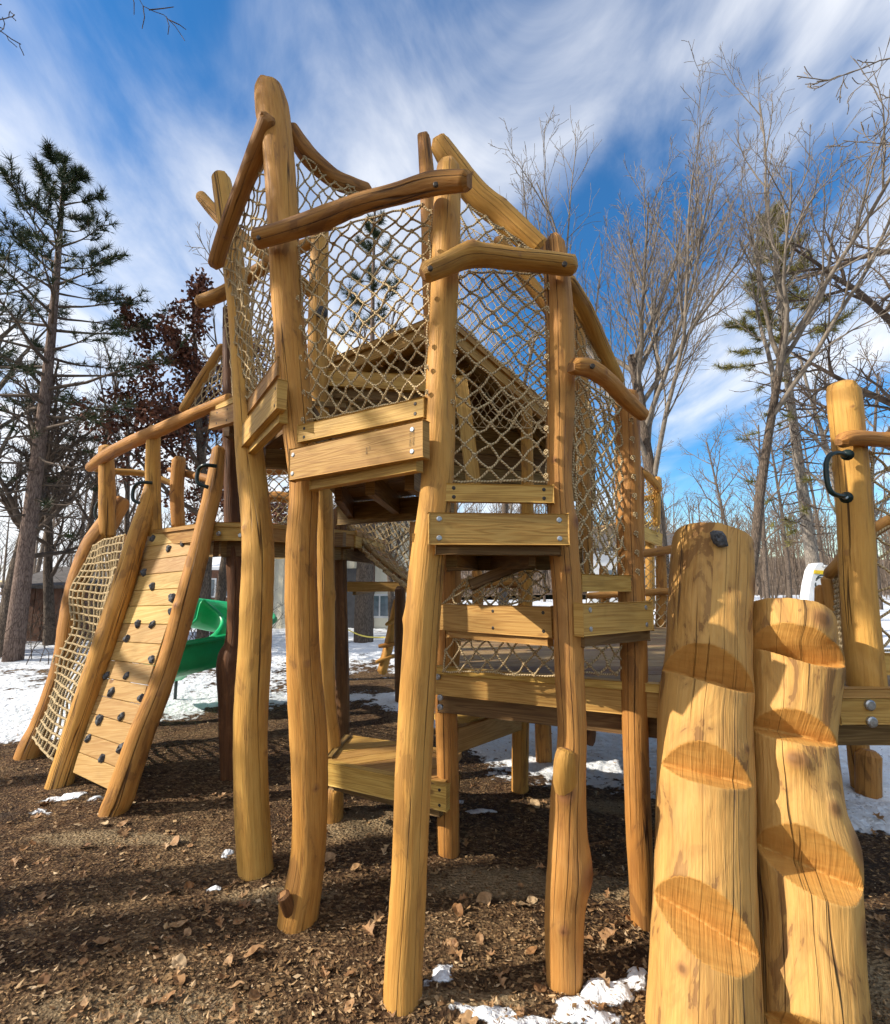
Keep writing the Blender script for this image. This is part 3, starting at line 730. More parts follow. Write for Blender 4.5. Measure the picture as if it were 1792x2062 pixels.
# step between A and D
s2 = step_group((0.15, 2.7, 1.9))
fascia(s2, 'fascia_board', (863, 1066, 2.15), (1142, 1066, 2.22), 0.138, 0.042, bolts=dict(BLT, fr=(0.07, 0.93)))
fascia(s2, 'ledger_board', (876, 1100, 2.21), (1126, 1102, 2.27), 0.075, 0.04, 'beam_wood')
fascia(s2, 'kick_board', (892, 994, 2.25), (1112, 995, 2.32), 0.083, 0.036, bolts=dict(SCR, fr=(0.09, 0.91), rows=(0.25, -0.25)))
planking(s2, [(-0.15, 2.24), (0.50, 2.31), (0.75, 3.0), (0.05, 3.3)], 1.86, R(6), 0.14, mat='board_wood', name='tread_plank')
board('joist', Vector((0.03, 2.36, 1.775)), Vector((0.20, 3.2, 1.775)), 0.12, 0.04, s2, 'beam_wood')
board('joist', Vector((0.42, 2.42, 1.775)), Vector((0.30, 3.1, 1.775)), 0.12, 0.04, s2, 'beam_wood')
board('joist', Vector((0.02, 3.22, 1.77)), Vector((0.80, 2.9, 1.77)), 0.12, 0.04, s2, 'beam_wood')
# step between A and B
s3 = step_group((-0.4, 3.0, 2.3))
a, b_ = fascia(s3, 'fascia_board', (589, 942, 2.60), (858, 880, 2.14), 0.168, 0.044, bolts=dict(BLT, fr=(0.03, 0.93)))
n_ = (b_ - a).cross(Vector((0, 0, 1))).normalized(); n_ = n_ if n_.y < 0 else -n_
def stamp(par, txt, vx, vy, Y, n, size):
    cu = bpy.data.curves.new('stamp', 'FONT'); cu.body = txt; cu.size = size; cu.align_x = 'CENTER'; cu.align_y = 'CENTER'
    tmp = bpy.data.objects.new('stamp_text', cu); me = bpy.data.meshes.new_from_object(tmp); bpy.data.objects.remove(tmp); bpy.data.curves.remove(cu)
    o = mesh_obj('stamp', me, 'stamp_ink', par)
    up_ = Vector((0, 0, 1)); nn = n.normalized(); rt = up_.cross(nn)
    o.matrix_basis = Matrix.Translation(P(vx, vy, Y)) @ Matrix((-up_, rt, nn)).transposed().to_4x4()
pl_ = lambda vx, vy: (a + n_ * 0.0235 - Vector((0, 0, H))).dot(n_) / ray(vx, vy).dot(n_) * ray(vx, vy).y
for tx_, vx, vy in (('MF1 79540', 832, 881), ('1511 16025', 826, 883), ('R2', 744, 902), ('64 00', 738, 908)): stamp(s3, tx_, vx, vy, pl_(vx, vy), n_, 0.0155)
fascia(s3, 'ledger_board', (630, 974, 2.62), (845, 924, 2.20), 0.095, 0.04)
fascia(s3, 'kick_board', (604, 878, 2.70), (858, 819, 2.28), 0.098, 0.036, bolts=dict(SCR, fr=(0.06, 0.94), rows=(0.25, -0.25)))
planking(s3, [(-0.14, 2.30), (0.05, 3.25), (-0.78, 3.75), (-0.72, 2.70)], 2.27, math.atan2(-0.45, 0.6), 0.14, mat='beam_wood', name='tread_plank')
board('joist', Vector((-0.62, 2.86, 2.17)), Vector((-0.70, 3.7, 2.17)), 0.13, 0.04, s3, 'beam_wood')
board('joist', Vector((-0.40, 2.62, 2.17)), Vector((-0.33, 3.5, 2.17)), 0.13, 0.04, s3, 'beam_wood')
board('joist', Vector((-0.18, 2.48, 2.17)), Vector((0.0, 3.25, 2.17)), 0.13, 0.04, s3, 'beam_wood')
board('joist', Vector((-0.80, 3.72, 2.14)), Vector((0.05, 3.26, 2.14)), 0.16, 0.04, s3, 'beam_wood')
# step between B and C
s4 = step_group((-1.0, 3.4, 2.7))
fascia(s4, 'fascia_board', (489, 888, 3.42), (568, 790, 2.60), 0.165, 0.044, bolts=dict(SCR, fr=(0.05, 0.94)))
fascia(s4, 'ledger_board', (500, 912, 3.43), (572, 832, 2.68), 0.09, 0.04)
fascia(s4, 'kick_board', (497, 832, 3.5), (566, 738, 2.72), 0.11, 0.036)
planking(s4, [(-0.76, 2.78), (-0.80, 3.75), (-1.35, 3.6)], 2.66, R(125), 0.14, mat='beam_wood', name='tread_plank')
board('joist', Vector((-0.82, 2.95, 2.57)), Vector((-0.84, 3.7, 2.57)), 0.13, 0.04, s4, 'beam_wood')
board('joist', Vector((-1.35, 3.66, 2.56)), Vector((-0.78, 3.82, 2.56)), 0.15, 0.04, s4, 'beam_wood')
# top landing behind C
s5 = step_group((-1.6, 4.0, 3.1))
fascia(s5, 'fascia_board', (428, 838, 4.05), (478, 842, 3.72), 0.15, 0.044, bolts=dict(SCR, fr=(0.3, 0.7)))
fascia(s5, 'kick_board', (440, 815, 4.1), (478, 813, 3.78), 0.05, 0.04)
planking(s5, [(-1.45, 3.7), (-0.8, 3.85), (-0.85, 5.2), (-2.0, 5.0), (-1.95, 4.1)], 3.06, R(20), 0.14, mat='beam_wood', name='plank')
board('joist', Vector((-1.5, 3.8, 2.96)), Vector((-1.3, 5.1, 2.96)), 0.14, 0.04, s5, 'beam_wood')
board('joist', Vector((-1.9, 4.2, 2.96)), Vector((-1.8, 5.1, 2.96)), 0.14, 0.04, s5, 'beam_wood')
# lowest wedge step between F, D and E
s1 = step_group((0.6, 2.8, 1.5))
fascia(s1, 'fascia_board', (880, 1246, 3.05), (1116, 1247, 2.47), 0.148, 0.042, bolts=dict(SCR, fr=(0.55, 0.94)))
fascia(s1, 'ledger_board', (905, 1279, 3.02), (1108, 1283, 2.50), 0.05, 0.04)
fascia(s1, 'fascia_board', (1165, 1246, 2.28), (1306, 1241, 2.62), 0.142, 0.044, bolts=dict(BLT, fr=(0.1, 0.9)))
fascia(s1, 'ledger_board', (1168, 1283, 2.33), (1300, 1276, 2.64), 0.07, 0.04, 'beam_wood')
fascia(s1, 'kick_board', (1164, 1172, 2.42), (1274, 1176, 2.72), 0.085, 0.036, bolts=dict(SCR, fr=(0.92,), rows=(0.25, -0.25)))
planking(s1, [(0.05, 3.15), (0.55, 2.45), (1.02, 2.75), (0.95, 3.3)], 1.47, R(-55), 0.14, mat='board_wood', name='tread_plank')
board('brace', P(950, 1178, 3.0), P(1070, 1128, 2.75), 0.06, 0.04, s2, 'beam_wood')
board('end_block', P(833, 1088, 2.9), P(846, 1088, 2.75), 0.21, 0.04, s2, 'board_wood')

# rope nets
net('rope_net', [P(612, 850, 2.74), P(858, 800, 2.33), P(868, 405, 2.33), P(600, 480, 2.78)], tower, 0.108, sag=0.015)
net('rope_net', [P(602, 470, 2.95), P(720, 408, 3.15), P(722, 385, 3.2), P(598, 310, 2.92)], tower, 0.105)
net('rope_net', [P(492, 812, 3.46), P(565, 735, 2.8), P(540, 310, 2.84), P(446, 505, 3.52)], tower, 0.108, sag=0.03)
net('rope_net', [P(905, 966, 2.30), P(1104, 970, 2.38), P(1108, 548, 2.40), P(922, 545, 2.32)], tower, 0.118, sag=0.015)
net('rope_net', [P(924, 545, 2.45), P(1085, 510, 2.5), P(1080, 505, 2.55), P(926, 402, 2.5)], tower, 0.108)
net('rope_net', [P(915, 860, 4.6), P(1120, 860, 4.0), P(1110, 560, 4.0), P(915, 440, 4.5)], tower, 0.105, rr=0.0048)
net('rope_net', [P(1156, 1165, 2.44), P(1272, 1170, 2.74), P(1262, 828, 2.78), P(1150, 750, 2.44)], tower, 0.108, sag=0.02)
net('rope_net', [P(1150, 850, 3.0), P(1225, 900, 3.3), P(1235, 770, 3.1), P(1150, 600, 2.75)], tower, 0.105, rr=0.005, sag=0.04)
net('rope_net', [P(1165, 1110, 3.9), P(1262, 1120, 4.4), P(1262, 860, 4.4), P(1160, 800, 3.9)], tower, 0.10, rr=0.005)
net('rope_net', [P(890, 1222, 3.1), P(1112, 1210, 2.56), P(1095, 1150, 2.6), P(945, 1165, 3.1)], tower, 0.105, sag=0.03)
net('rope_net', [P(893, 1352, 3.12), P(1120, 1360, 2.72), P(1116, 1288, 2.62), P(900, 1286, 3.1)], tower, 0.12, sag=0.02)
net('rope_net', [P(1168, 1356, 2.62), P(1256, 1356, 2.74), P(1252, 1290, 2.74), P(1164, 1285, 2.55)], tower, 0.13)
net('rope_net', [P(470, 800, 4.2), P(640, 760, 4.0), P(640, 500, 4.0), P(450, 600, 4.3)], tower, 0.11, rr=0.005, sag=0.03)
net('rope_net', [P(930, 1440, 4.0), P(1020, 1420, 4.3), P(1010, 1380, 4.3), P(930, 1400, 4.0)], tower, 0.11, rr=0.005)

# lashings that tie net edges to the posts
for pts in ([(598, 480), (603, 530), (600, 600), (606, 660), (606, 720), (612, 790), (610, 845)],):
    for x, y in pts: bolt(tower, P(x, y, 2.66), Vector((-0.2, -1, 0)), r=0.009, mat='rope', name='rope_lashing', flat=0.9)
for i in range(9): bolt(tower, P(1102 - i * 0.3, 575 + i * 48, 2.32), Vector((-0.3, -1, 0)), r=0.009, mat='rope', name='rope_lashing', flat=0.9)
for i in range(8): bolt(tower, P(864 - i * 0.5, 440 + i * 50, 2.25), Vector((-0.6, -1, 0)), r=0.008, mat='rope', name='rope_lashing', flat=0.9)
for i in range(9): bolt(tower, P(926 - i * 3.2, 560 + i * 50, 2.26), Vector((0.5, -1, 0)), r=0.008, mat='rope', name='rope_lashing', flat=0.9)
for i in range(9): bolt(tower, P(1283 - i * 1.6, 1150 - i * 38, 2.68), Vector((0.0, -1, 0)), r=0.009, mat='rope', name='rope_lashing', flat=0.9)
for x, y, Y in ((877, 371, 2.09), (520, 478, 2.58), (866, 540, 2.07), (1137, 531, 2.17), (1193, 737, 2.23)):
    bolt(tower, P(x, y, Y), Vector((-0.1, -1, -0.1)), r=0.012, mat='screw_metal', name='bolt', flat=0.3)
bolt(tower, P(648, 629, 3.83), Vector((0.2, -1, 0)), r=0.05, mat='hold_resin', name='climbing_hold', flat=0.6)

# hut roof in the middle of the tower
roof = empty('roof', (0, 4.5, 3.5), tower)
Pa, Pl, Pr = P(893, 640, 3.9), P(622, 750, 4.35), P(1200, 905, 5.0)
Pb = Vector((0.75, 5.6, Pa.z - 0.05)); Plb = Pl + (Pb - Pa); Prb = Pr + Vector((-0.9, 1.2, 0.35))
def roof_boards(a, b_, c, d, n, par):
    for i in range(n):
        t0, t1 = i / n + 0.008, (i + 1) / n - 0.008
        q = [a.lerp(b_, t0), a.lerp(b_, t1), d.lerp(c, t1), d.lerp(c, t0)]
        bf = Buf(); nr = (q[1] - q[0]).cross(q[3] - q[0]).normalized() * 0.022
        top = [p + nr for p in q]; bot = [p - nr for p in q]
        e = (q[3] - q[0]).normalized(); e2 = (q[1] - q[0]).normalized()
        uvf = lambda p: ((p - q[0]).dot(e), (p - q[0]).dot(e2))
        bf.face(top, tuple(uvf(p) for p in top)); bf.face(bot[::-1], tuple(uvf(p) for p in bot[::-1]))
        for j in range(4):
            k = (j + 1) % 4; f = [top[j], bot[j], bot[k], top[k]]; bf.face(f, tuple(uvf(p) for p in f))
        mesh_obj('roof_board', bf.mesh('roof_board', False), 'board_wood', par)
roof_boards(Pa, Pl, Plb, Pb, 7, roof)
roof_boards(Pa, Pr, Prb, Pb, 9, roof)
dn = Vector((0, 0, -1))
board('rake_board', Pa + Vector((0, -0.04, -0.09)), Pl + Vector((0, -0.04, -0.09)), 0.13, 0.035, roof)
board('rake_board', Pa + Vector((0, -0.04, -0.09)), Pr + Vector((-0.04, -0.06, -0.09)), 0.14, 0.035, roof)
board('trim_board', Pa + Vector((0, -0.07, -0.03)), Pr + Vector((-0.04, -0.09, -0.03)), 0.055, 0.03, roof)
board('trim_board', Pa + Vector((0, -0.07, -0.02)), Pl + Vector((0, -0.07, -0.02)), 0.045, 0.03, roof)
board('tie_beam', P(640, 762, 3.95), P(880, 775, 3.7), 0.13, 0.05, roof)
board('tie_beam', P(640, 790, 4.0), P(880, 800, 3.75), 0.10, 0.05, roof, 'beam_wood')
for i in range(1, 6):
    t = i / 6; board('rafter', Pa.lerp(Pb, t) + dn * 0.09, Pr.lerp(Prb, t) + dn * 0.09, 0.10, 0.04, roof, 'beam_wood')
    board('rafter', Pa.lerp(Pb, t) + dn * 0.09, Pl.lerp(Plb, t) + dn * 0.09, 0.10, 0.04, roof, 'beam_wood')
board('wall_board', P(640, 800, 4.7), P(860, 815, 4.5), 0.3, 0.04, roof, 'beam_wood')
for k_ in range(8): board('wall_board', Vector((-0.1, 5.0, 2.62 + k_ * 0.145)), Vector((1.75, 5.75, 2.62 + k_ * 0.145)), 0.14, 0.04, roof, 'beam_wood')
board('brace', P(926, 760, 3.2), P(957, 1000, 3.1), 0.09, 0.045, tower, 'board_wood', up=Vector((1, 0, 0)))

# ==================================================================== LOW PLATFORM (bench) AND SECOND STEP
low = thing('low_platform', 'low plank landing bolted between two log posts under the tower', 'platform', (-0.4, 3.5, 0.4))
g0, g1 = P(655, 1540, 3.55), P(892, 1590, 3.14)
zt = (g0.z + g1.z) / 2 + 0.02
planking(low, [(g0.x, g0.y), (g1.x, g1.y), (0.12, 3.75), (-0.72, 4.12)], zt, R(24), 0.14, mat='board_wood')
p0, p1 = Vector((g0.x - 0.01, g0.y - 0.02, zt - 0.055)), Vector((g1.x + 0.03, g1.y - 0.02, zt - 0.055))
board('fascia_board', p0, p1, 0.14, 0.042, low); face_bolts(low, p0, p1, 0.14, 0.042, fr=(0.95,), **SCR)
board('fascia_board', p0 + Vector((0.04, 0.06, -0.09)), p1 + Vector((-0.04, 0.06, -0.09)), 0.07, 0.04, low, 'beam_wood')
board('fascia_board', Vector((-0.76, 4.08, zt - 0.055)), Vector((-0.79, 3.60, zt - 0.055)), 0.14, 0.04, low, 'beam_wood')
board('joist', Vector((-0.35, 3.40, zt - 0.11)), Vector((-0.3, 3.9, zt - 0.11)), 0.13, 0.04, low, 'beam_wood')
log('post', [(672, 1655, 38, 3.72), (672, 1640, 38, 3.72), (674, 1580, 34, 3.72)], low, 'log_wood', sides=14, step=0.04)
mid = thing('second_landing', 'plank landing under the lower deck with a slanting edge beam', 'platform', (0.4, 3.8, 0.7))
board('edge_beam', P(915, 1490, 3.36), P(1046, 1448, 4.15), 0.15, 0.045, mid, 'board_wood')
planking(mid, [(0.06, 3.4), (0.62, 4.2), (0.15, 4.5), (-0.08, 3.75)], P(915, 1470, 3.36).z, R(-40), 0.14, mat='board_wood')
board('ledger_board', P(872, 1580, 3.42), P(925, 1585, 3.42), 0.17, 0.04, mid, 'beam_wood')

# ==================================================================== LOWER DECK
deck = thing('lower_deck', 'waist-high plank deck with yellow fascia boards and galvanised bolts behind the step logs', 'deck', (1.5, 4.2, 1.1))
DZ = 1.11
e0, e1, e2, e3 = P(873, 1360, 3.20), P(1330, 1376, 2.66), P(1680, 1395, 2.56), P(2050, 1395, 2.56)
ez = lambda p, z: Vector((p.x, p.y, z))
planking(deck, [(e0.x, e0.y), (e1.x, e1.y), (e2.x, e2.y), (e3.x, e3.y), (3.6, 6.2), (0.2, 6.2), (-0.1, 4.0)], DZ, R(0), 0.14)
for q0, q1 in ((e0, e1), (e1, e2), (e2, e3)):
    n_ = Vector(((q1 - q0).y, -(q1 - q0).x, 0)).normalized()
    a, b_ = ez(q0, DZ - 0.09) + n_ * 0.002, ez(q1, DZ - 0.09) + n_ * 0.002
    board('fascia_board', a + n_ * 0.0, b_ + n_ * 0.0, 0.125, 0.04, deck)
    board('rim_board', ez(q0, DZ - 0.005) + n_ * 0.008, ez(q1, DZ - 0.005) + n_ * 0.008, 0.042, 0.05, deck)
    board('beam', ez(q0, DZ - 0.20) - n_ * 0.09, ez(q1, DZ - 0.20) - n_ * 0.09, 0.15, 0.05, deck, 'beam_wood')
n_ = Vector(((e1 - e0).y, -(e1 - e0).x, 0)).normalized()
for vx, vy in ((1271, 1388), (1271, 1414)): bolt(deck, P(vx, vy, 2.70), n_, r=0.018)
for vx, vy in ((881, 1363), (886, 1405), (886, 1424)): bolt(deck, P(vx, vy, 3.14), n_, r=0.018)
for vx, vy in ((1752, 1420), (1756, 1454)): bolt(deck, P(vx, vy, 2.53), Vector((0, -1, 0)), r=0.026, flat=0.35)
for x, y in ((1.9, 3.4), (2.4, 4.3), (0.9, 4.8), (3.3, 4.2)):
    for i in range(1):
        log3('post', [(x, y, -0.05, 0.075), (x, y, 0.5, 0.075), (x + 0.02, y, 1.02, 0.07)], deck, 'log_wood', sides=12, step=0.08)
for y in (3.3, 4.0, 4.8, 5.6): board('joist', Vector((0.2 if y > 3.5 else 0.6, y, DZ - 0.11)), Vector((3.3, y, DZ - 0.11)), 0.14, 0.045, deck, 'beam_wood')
log('post', [(1748, 1612, 44, 4.1), (1748, 1600, 44, 4.1), (1748, 1510, 44, 4.1)], deck, 'log_wood', sides=14, step=0.05)
log('post', [(1186, 1500, 22, 4.9), (1190, 1460, 22, 4.9), (1186, 1400, 22, 4.9)], deck, 'dark_log_wood', sides=12, step=0.05)

# guard posts, rails and nets round the back of the deck
guard = thing('deck_railing', 'log railing with diamond rope net along the far side of the lower deck', 'railing', (1.5, 6.1, 1.1))
for vx, vy0, vy1, wd, Y in ((1055, 1285, 1135, 26, 5.2), (1215, 1260, 1140, 20, 6.0), (1330, 1270, 1100, 20, 6.0), (960, 1300, 1130, 22, 5.6), (1418, 1290, 1090, 22, 6.1)):
    log('post', [(vx, vy0, wd, Y), (vx + 2, (vy0 + vy1) / 2, wd * 1.05, Y), (vx, vy1, wd * 0.9, Y)], guard, 'log_wood', sides=12, step=0.06)
log('rail', [(1280, 1118, 14, 5.9), (1320, 1112, 16, 5.9), (1390, 1100, 18, 5.9), (1450, 1096, 16, 5.9)], guard, 'rail_wood', sides=12, step=0.06)
log('rail', [(1180, 1200, 13, 5.9), (1290, 1194, 14, 5.9), (1360, 1190, 14, 5.9), (1450, 1188, 14, 5.9)], guard, 'log_wood', sides=12, step=0.06)
log('rail', [(905, 1180, 22, 5.1), (980, 1172, 24, 5.1), (1056, 1175, 20, 5.1)], guard, 'rail_wood', sides=12, step=0.06)
log('rail', [(930, 1290, 22, 5.6), (1010, 1296, 26, 5.4), (1060, 1304, 26, 5.2), (1110, 1300, 22, 5.2)], guard, 'rail_wood', sides=12, step=0.06)
net('rope_net', [P(1180, 1268, 5.9), P(1450, 1275, 6.0), P(1450, 1190, 6.0), P(1180, 1200, 5.9)], guard, 0.105, rr=0.007, mat='rope')
net('rope_net', [P(1290, 1190, 6.0), P(1450, 1190, 6.0), P(1450, 1100, 6.0), P(1290, 1115, 6.0)], guard, 0.12, rr=0.004)
net('rope_net', [P(930, 1290, 5.6), P(1060, 1285, 5.2), P(1056, 1178, 5.1), P(905, 1182, 5.3)], guard, 0.105, rr=0.006)
board('kick_board', P(1180, 1270, 5.95), P(1450, 1278, 6.0), 0.12, 0.04, guard)

# right-hand gate post with handle
gate = thing('gate_post', 'stout yellow log post with dark green grab handle on the deck edge', 'post', (2.15, 2.7, 1.1))
gp = log('post', [(1745, 1384, 66, 2.66), (1741, 1340, 66, 2.66), (1728, 1200, 62, 2.67), (1722, 1050, 60, 2.68), (1710, 900, 58, 2.69), (1698, 790, 56, 2.70), (1696, 768, 40, 2.70)], gate, 'log_wood_clean', sides=22, step=0.02, cham=(0, 0.5), lump=0.025)
log('rail', [(1688, 890, 30, 2.56), (1720, 882, 32, 2.57), (1780, 886, 30, 2.6), (1860, 890, 30, 2.62), (1960, 900, 30, 2.66)], gate, 'log_wood', sides=16, step=0.025, cham=(0.5, 0.3))
board('kick_board', P(1766, 1336, 2.62), P(1960, 1340, 2.62), 0.105, 0.04, gate); face_bolts(gate, P(1766, 1336, 2.62), P(1960, 1340, 2.62), 0.105, 0.04, fr=(0.15,), rows=(0.25, -0.25), **dict(SCR, mat='galvanised'))
net('rope_net', [P(1770, 1310, 2.68), P(1960, 1320, 2.68), P(1960, 910, 2.68), P(1760, 910, 2.68)], gate, 0.16, rr=0.007, sag=0.05)
log('post', [(1955, 1390, 60, 2.7), (1955, 880, 56, 2.7)], gate, 'log_wood', sides=12, step=0.08)
hb = Buf()
hp = [P(1702, 918, 2.55), P(1690, 912, 2.52), P(1672, 916, 2.50), P(1664, 932, 2.50), P(1664, 955, 2.50), P(1668, 980, 2.50), P(1676, 993, 2.50), P(1690, 998, 2.52), P(1703, 998, 2.55)]
hp = [p for p, r in catmull([(p, 0) for p in hp], 0.008)]
hb.tube(hp, 0.0125, 12)
hb.tube([P(1704, 1002, 2.58), P(1704, 1002, 2.545)], 0.03, 12); hb.tube([P(1706, 916, 2.58), P(1706, 916, 2.545)], 0.03, 12)
mesh_obj('grab_handle', hb.mesh('grab_handle'), 'handle_coat', gate)
bolt(gate, P(1703, 1001, 2.54), Vector((0, -1, 0)), r=0.012)

# far log railing with a hanging rope mat (beyond the gate post)
farr = thing('rope_bridge_entrance', 'short log posts with a woven rope mat hanging beside the gate post', 'railing', (2.4, 4.4, 1.1))
log('post', [(1652, 1300, 22, 4.6), (1652, 1240, 22, 4.6), (1652, 1178, 20, 4.6)], farr, 'log_wood_clean', sides=12, step=0.04)
log('post', [(1680, 1320, 24, 4.5), (1676, 1240, 24, 4.5), (1668, 1160, 24, 4.5)], farr, 'log_wood_clean', sides=12, step=0.04)
log('rail', [(1664, 1160, 22, 4.4), (1690, 1135, 24, 4.3), (1720, 1100, 26, 4.2), (1790, 1050, 26, 4.0), (1860, 1030, 26, 3.9)], farr, 'rail_wood', sides=12, step=0.04)
log('rail', [(1655, 1200, 8, 4.6), (1690, 1195, 8, 4.5)], farr, 'rail_wood', sides=8, step=0.05)
net('rope_mat', [P(1684, 1310, 4.4), P(1735, 1330, 4.0), P(1735, 1130, 4.0), P(1682, 1160, 4.4)], farr, 0.05, rr=0.014, square=True, sag=0.02, mat='rope')

# ==================================================================== STEP LOGS
def step_log(pix, base, label, notch, kn, top_cham):
    t = thing('step_log', label, 'step log', base, 'notched log stairs in front of the deck')
    pts = [(P(x, y, Y), PW(x, y, w_, Y) / 2) for x, y, w_, Y in pix]
    pts = pts[::-1]
    # axis length at given picture height, for the notches
    sp = catmull(pts, 0.01); S = 0.0; tab = []
    for i, (p, r) in enumerate(sp):
        if i: S += (p - sp[i - 1][0]).length
        q = p - Vector((0, 0, H)); d = q.y * cT + q.z * sT; tab.append((1031 - (q.z * cT - q.y * sT) / d * F, S, r))
    def s_at(vy): return min(tab, key=lambda a: abs(a[0] - vy))[1:]
    ax = (pts[-1][0] - pts[0][0]).normalized()
    nts = []
    for (vy, dep, Lu, Ll, tilt, bow) in notch:
        s0, r = s_at(vy); nts.append((s0, dep, Lu, Ll, tilt, bow))
    me = log_mesh(pts, sides=120, step=0.0065, lump=0.035, cham=(0, top_cham), knots=[(s_at(v)[0], q, a, h) for v, q, a, h in kn], notches=nts, front=Vector((-0.42, -0.9, 0)), facet=0.008)
    mesh_obj('log', me, ['step_log_wood', 'end_grain'], t)
    return t
k1 = lambda vy: None
def lean(vy, k=2.5, y0=1.95):
    d = ray(896, vy); r_ = d.z / d.y
    return (H + k * y0) / (k - r_)
L1 = [(1434, 1086, 140), (1433, 1100, 147), (1430, 1160, 151), (1426, 1240, 151), (1424, 1330, 156), (1422, 1380, 166), (1418, 1450, 171), (1418, 1600, 178), (1418, 1750, 184), (1416, 1900, 197), (1414, 2062, 212), (1412, 2150, 218)]
lg1 = step_log([(x, y, w_, lean(y) + 0.10) for x, y, w_ in L1], (1.0, 2.0, 0), 'taller of the two notched step logs, a black climbing hold near its top',
         [(1374, 0.17, 0.135, 0.055, 0.02, 0.014), (1564, 0.110, 0.112, 0.055, -0.06, 0.006), (1855, 0.145, 0.135, 0.110, -0.22, 0.004)],
         [(1120, 0.15, 0.03, 0.0), (1500, 0.9, 0.03, 0.006), (1180, 1.3, 0.09, 0.006), (1950, -0.4, 0.03, 0.004)], 0.06)
L2 = [(1588, 1230, 138), (1588, 1244, 150), (1588, 1295, 156), (1594, 1332, 166), (1593, 1400, 158), (1591, 1468, 151), (1595, 1530, 154), (1602, 1620, 162), (1615, 1700, 177), (1622, 1780, 181), (1626, 1850, 178), (1632, 1950, 187), (1636, 2062, 194), (1640, 2150, 198)]
lg2 = step_log([(x, y, w_, lean(y, 2.5, 1.95) + 0.10) for x, y, w_ in L2], (1.4, 2.0, 0), 'shorter, knobbly one of the two notched step logs, beside the taller one',
         [(1327, 0.18, 0.125, 0.055, 0.0, 0.025), (1487, 0.125, 0.082, 0.055, -0.02, 0.006), (1742, 0.150, 0.145, 0.10, -0.17, 0.004), (2078, 0.12, 0.06, 0.1, -0.05, 0.0)],
         [(1545, -0.1, 0.055, 0.04), (1690, 1.25, 0.10, 0.014), (1620, 0.7, 0.05, 0.010), (1265, 0.5, 0.08, 0.02), (1840, 1.2, 0.08, 0.01)], 0.10)

# ==================================================================== LEFT PLATFORM AND CLIMBING WALL
plat = thing('left_platform', 'head-high plank platform on dark log posts behind the climbing wall', 'platform', (-2.3, 5.5, 2.1))
PZ = 2.13
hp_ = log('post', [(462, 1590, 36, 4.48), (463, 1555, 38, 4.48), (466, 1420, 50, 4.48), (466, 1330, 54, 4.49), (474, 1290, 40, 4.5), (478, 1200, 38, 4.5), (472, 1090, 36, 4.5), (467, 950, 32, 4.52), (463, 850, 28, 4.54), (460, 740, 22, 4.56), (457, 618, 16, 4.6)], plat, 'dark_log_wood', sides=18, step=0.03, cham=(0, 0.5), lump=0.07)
q = [Vector((-2.02, 4.30, PZ)), Vector((-1.60, 4.38, PZ)), Vector((-0.95, 5.1, PZ)), Vector((-0.8, 6.4, PZ)), Vector((-2.4, 7.2, PZ)), Vector((-4.6, 6.6, PZ)), Vector((-3.92, 5.7, PZ)), Vector((-3.1, 5.15, PZ))]
planking(plat, [(p.x, p.y) for p in q], PZ, R(42), 0.14)
for a, b_ in ((q[0], q[1]), (q[1], q[2]), (q[2], q[3]), (q[7], q[0])):
    n_ = Vector(((b_ - a).y, -(b_ - a).x, 0)).normalized()
    board('fascia_board', a + n_ * 0.01 + dn * 0.075, b_ + n_ * 0.01 + dn * 0.075, 0.13, 0.04, plat)
    board('rim_board', a + n_ * 0.02 + dn * 0.002, b_ + n_ * 0.02 + dn * 0.002, 0.04, 0.05, plat)
    board('beam', a - n_ * 0.12 + dn * 0.2, b_ - n_ * 0.12 + dn * 0.2, 0.14, 0.05, plat, 'beam_wood')
for i in range(6):
    y = 4.7 + i * 0.4; board('joist', Vector((-3.0 + 0.0 * i, y + 0.9, PZ - 0.10)), Vector((-0.95, y, PZ - 0.10)), 0.13, 0.04, plat, 'beam_wood')
for vx, vy in ((440, 1074), (484, 1078)): bolt(plat, P(vx, vy, 4.25), Vector((-0.2, -1, 0)), r=0.02)
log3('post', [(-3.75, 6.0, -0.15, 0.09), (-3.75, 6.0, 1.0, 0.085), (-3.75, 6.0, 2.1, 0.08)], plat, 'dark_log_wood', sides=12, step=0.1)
# railing of the platform
log('post', [(216, 1085, 30, 5.6), (216, 990, 30, 5.6), (213, 897, 26, 5.6)], plat, 'log_wood', sides=14, step=0.03)
log('post', [(312, 1085, 28, 5.0), (308, 960, 28, 5.0), (310, 858, 26, 5.0)], plat, 'log_wood', sides=14, step=0.03)
log('post', [(360, 1065, 26, 5.6), (356, 990, 26, 5.6), (361, 920, 26, 5.6)], plat, 'log_wood', sides=14, step=0.03)
log('rail', [(178, 944, 18, 5.75), (210, 920, 24, 5.5), (270, 888, 26, 5.1), (330, 862, 26, 4.85), (400, 830, 24, 4.6), (466, 802, 24, 4.38)], plat, 'log_wood', sides=14, step=0.03, cham=(0.8, 0.3), lump=0.06)
log('rail', [(185, 945, 10, 5.9), (240, 950, 13, 6.0), (300, 956, 13, 6.1), (370, 985, 13, 6.1)], plat, 'rail_wood', sides=10, step=0.05)
log('rail', [(338, 945, 10, 5.9), (380, 955, 16, 5.7), (440, 968, 16, 5.3)], plat, 'rail_wood', sides=10, step=0.05)
log('rail', [(366, 830, 18, 4.75), (400, 775, 20, 4.75), (450, 695, 18, 4.75)], plat, 'rail_wood', sides=12, step=0.04)
net('rope_net', [P(378, 822, 4.75), P(456, 800, 4.6), P(456, 780, 4.65), P(448, 700, 4.75)], plat, 0.10, rr=0.005)
net('rope_net', [P(480, 1060, 5.3), P(700, 1045, 5.6), P(700, 940, 5.6), P(480, 940, 5.3)], plat, 0.105, rr=0.006, sag=0.04)
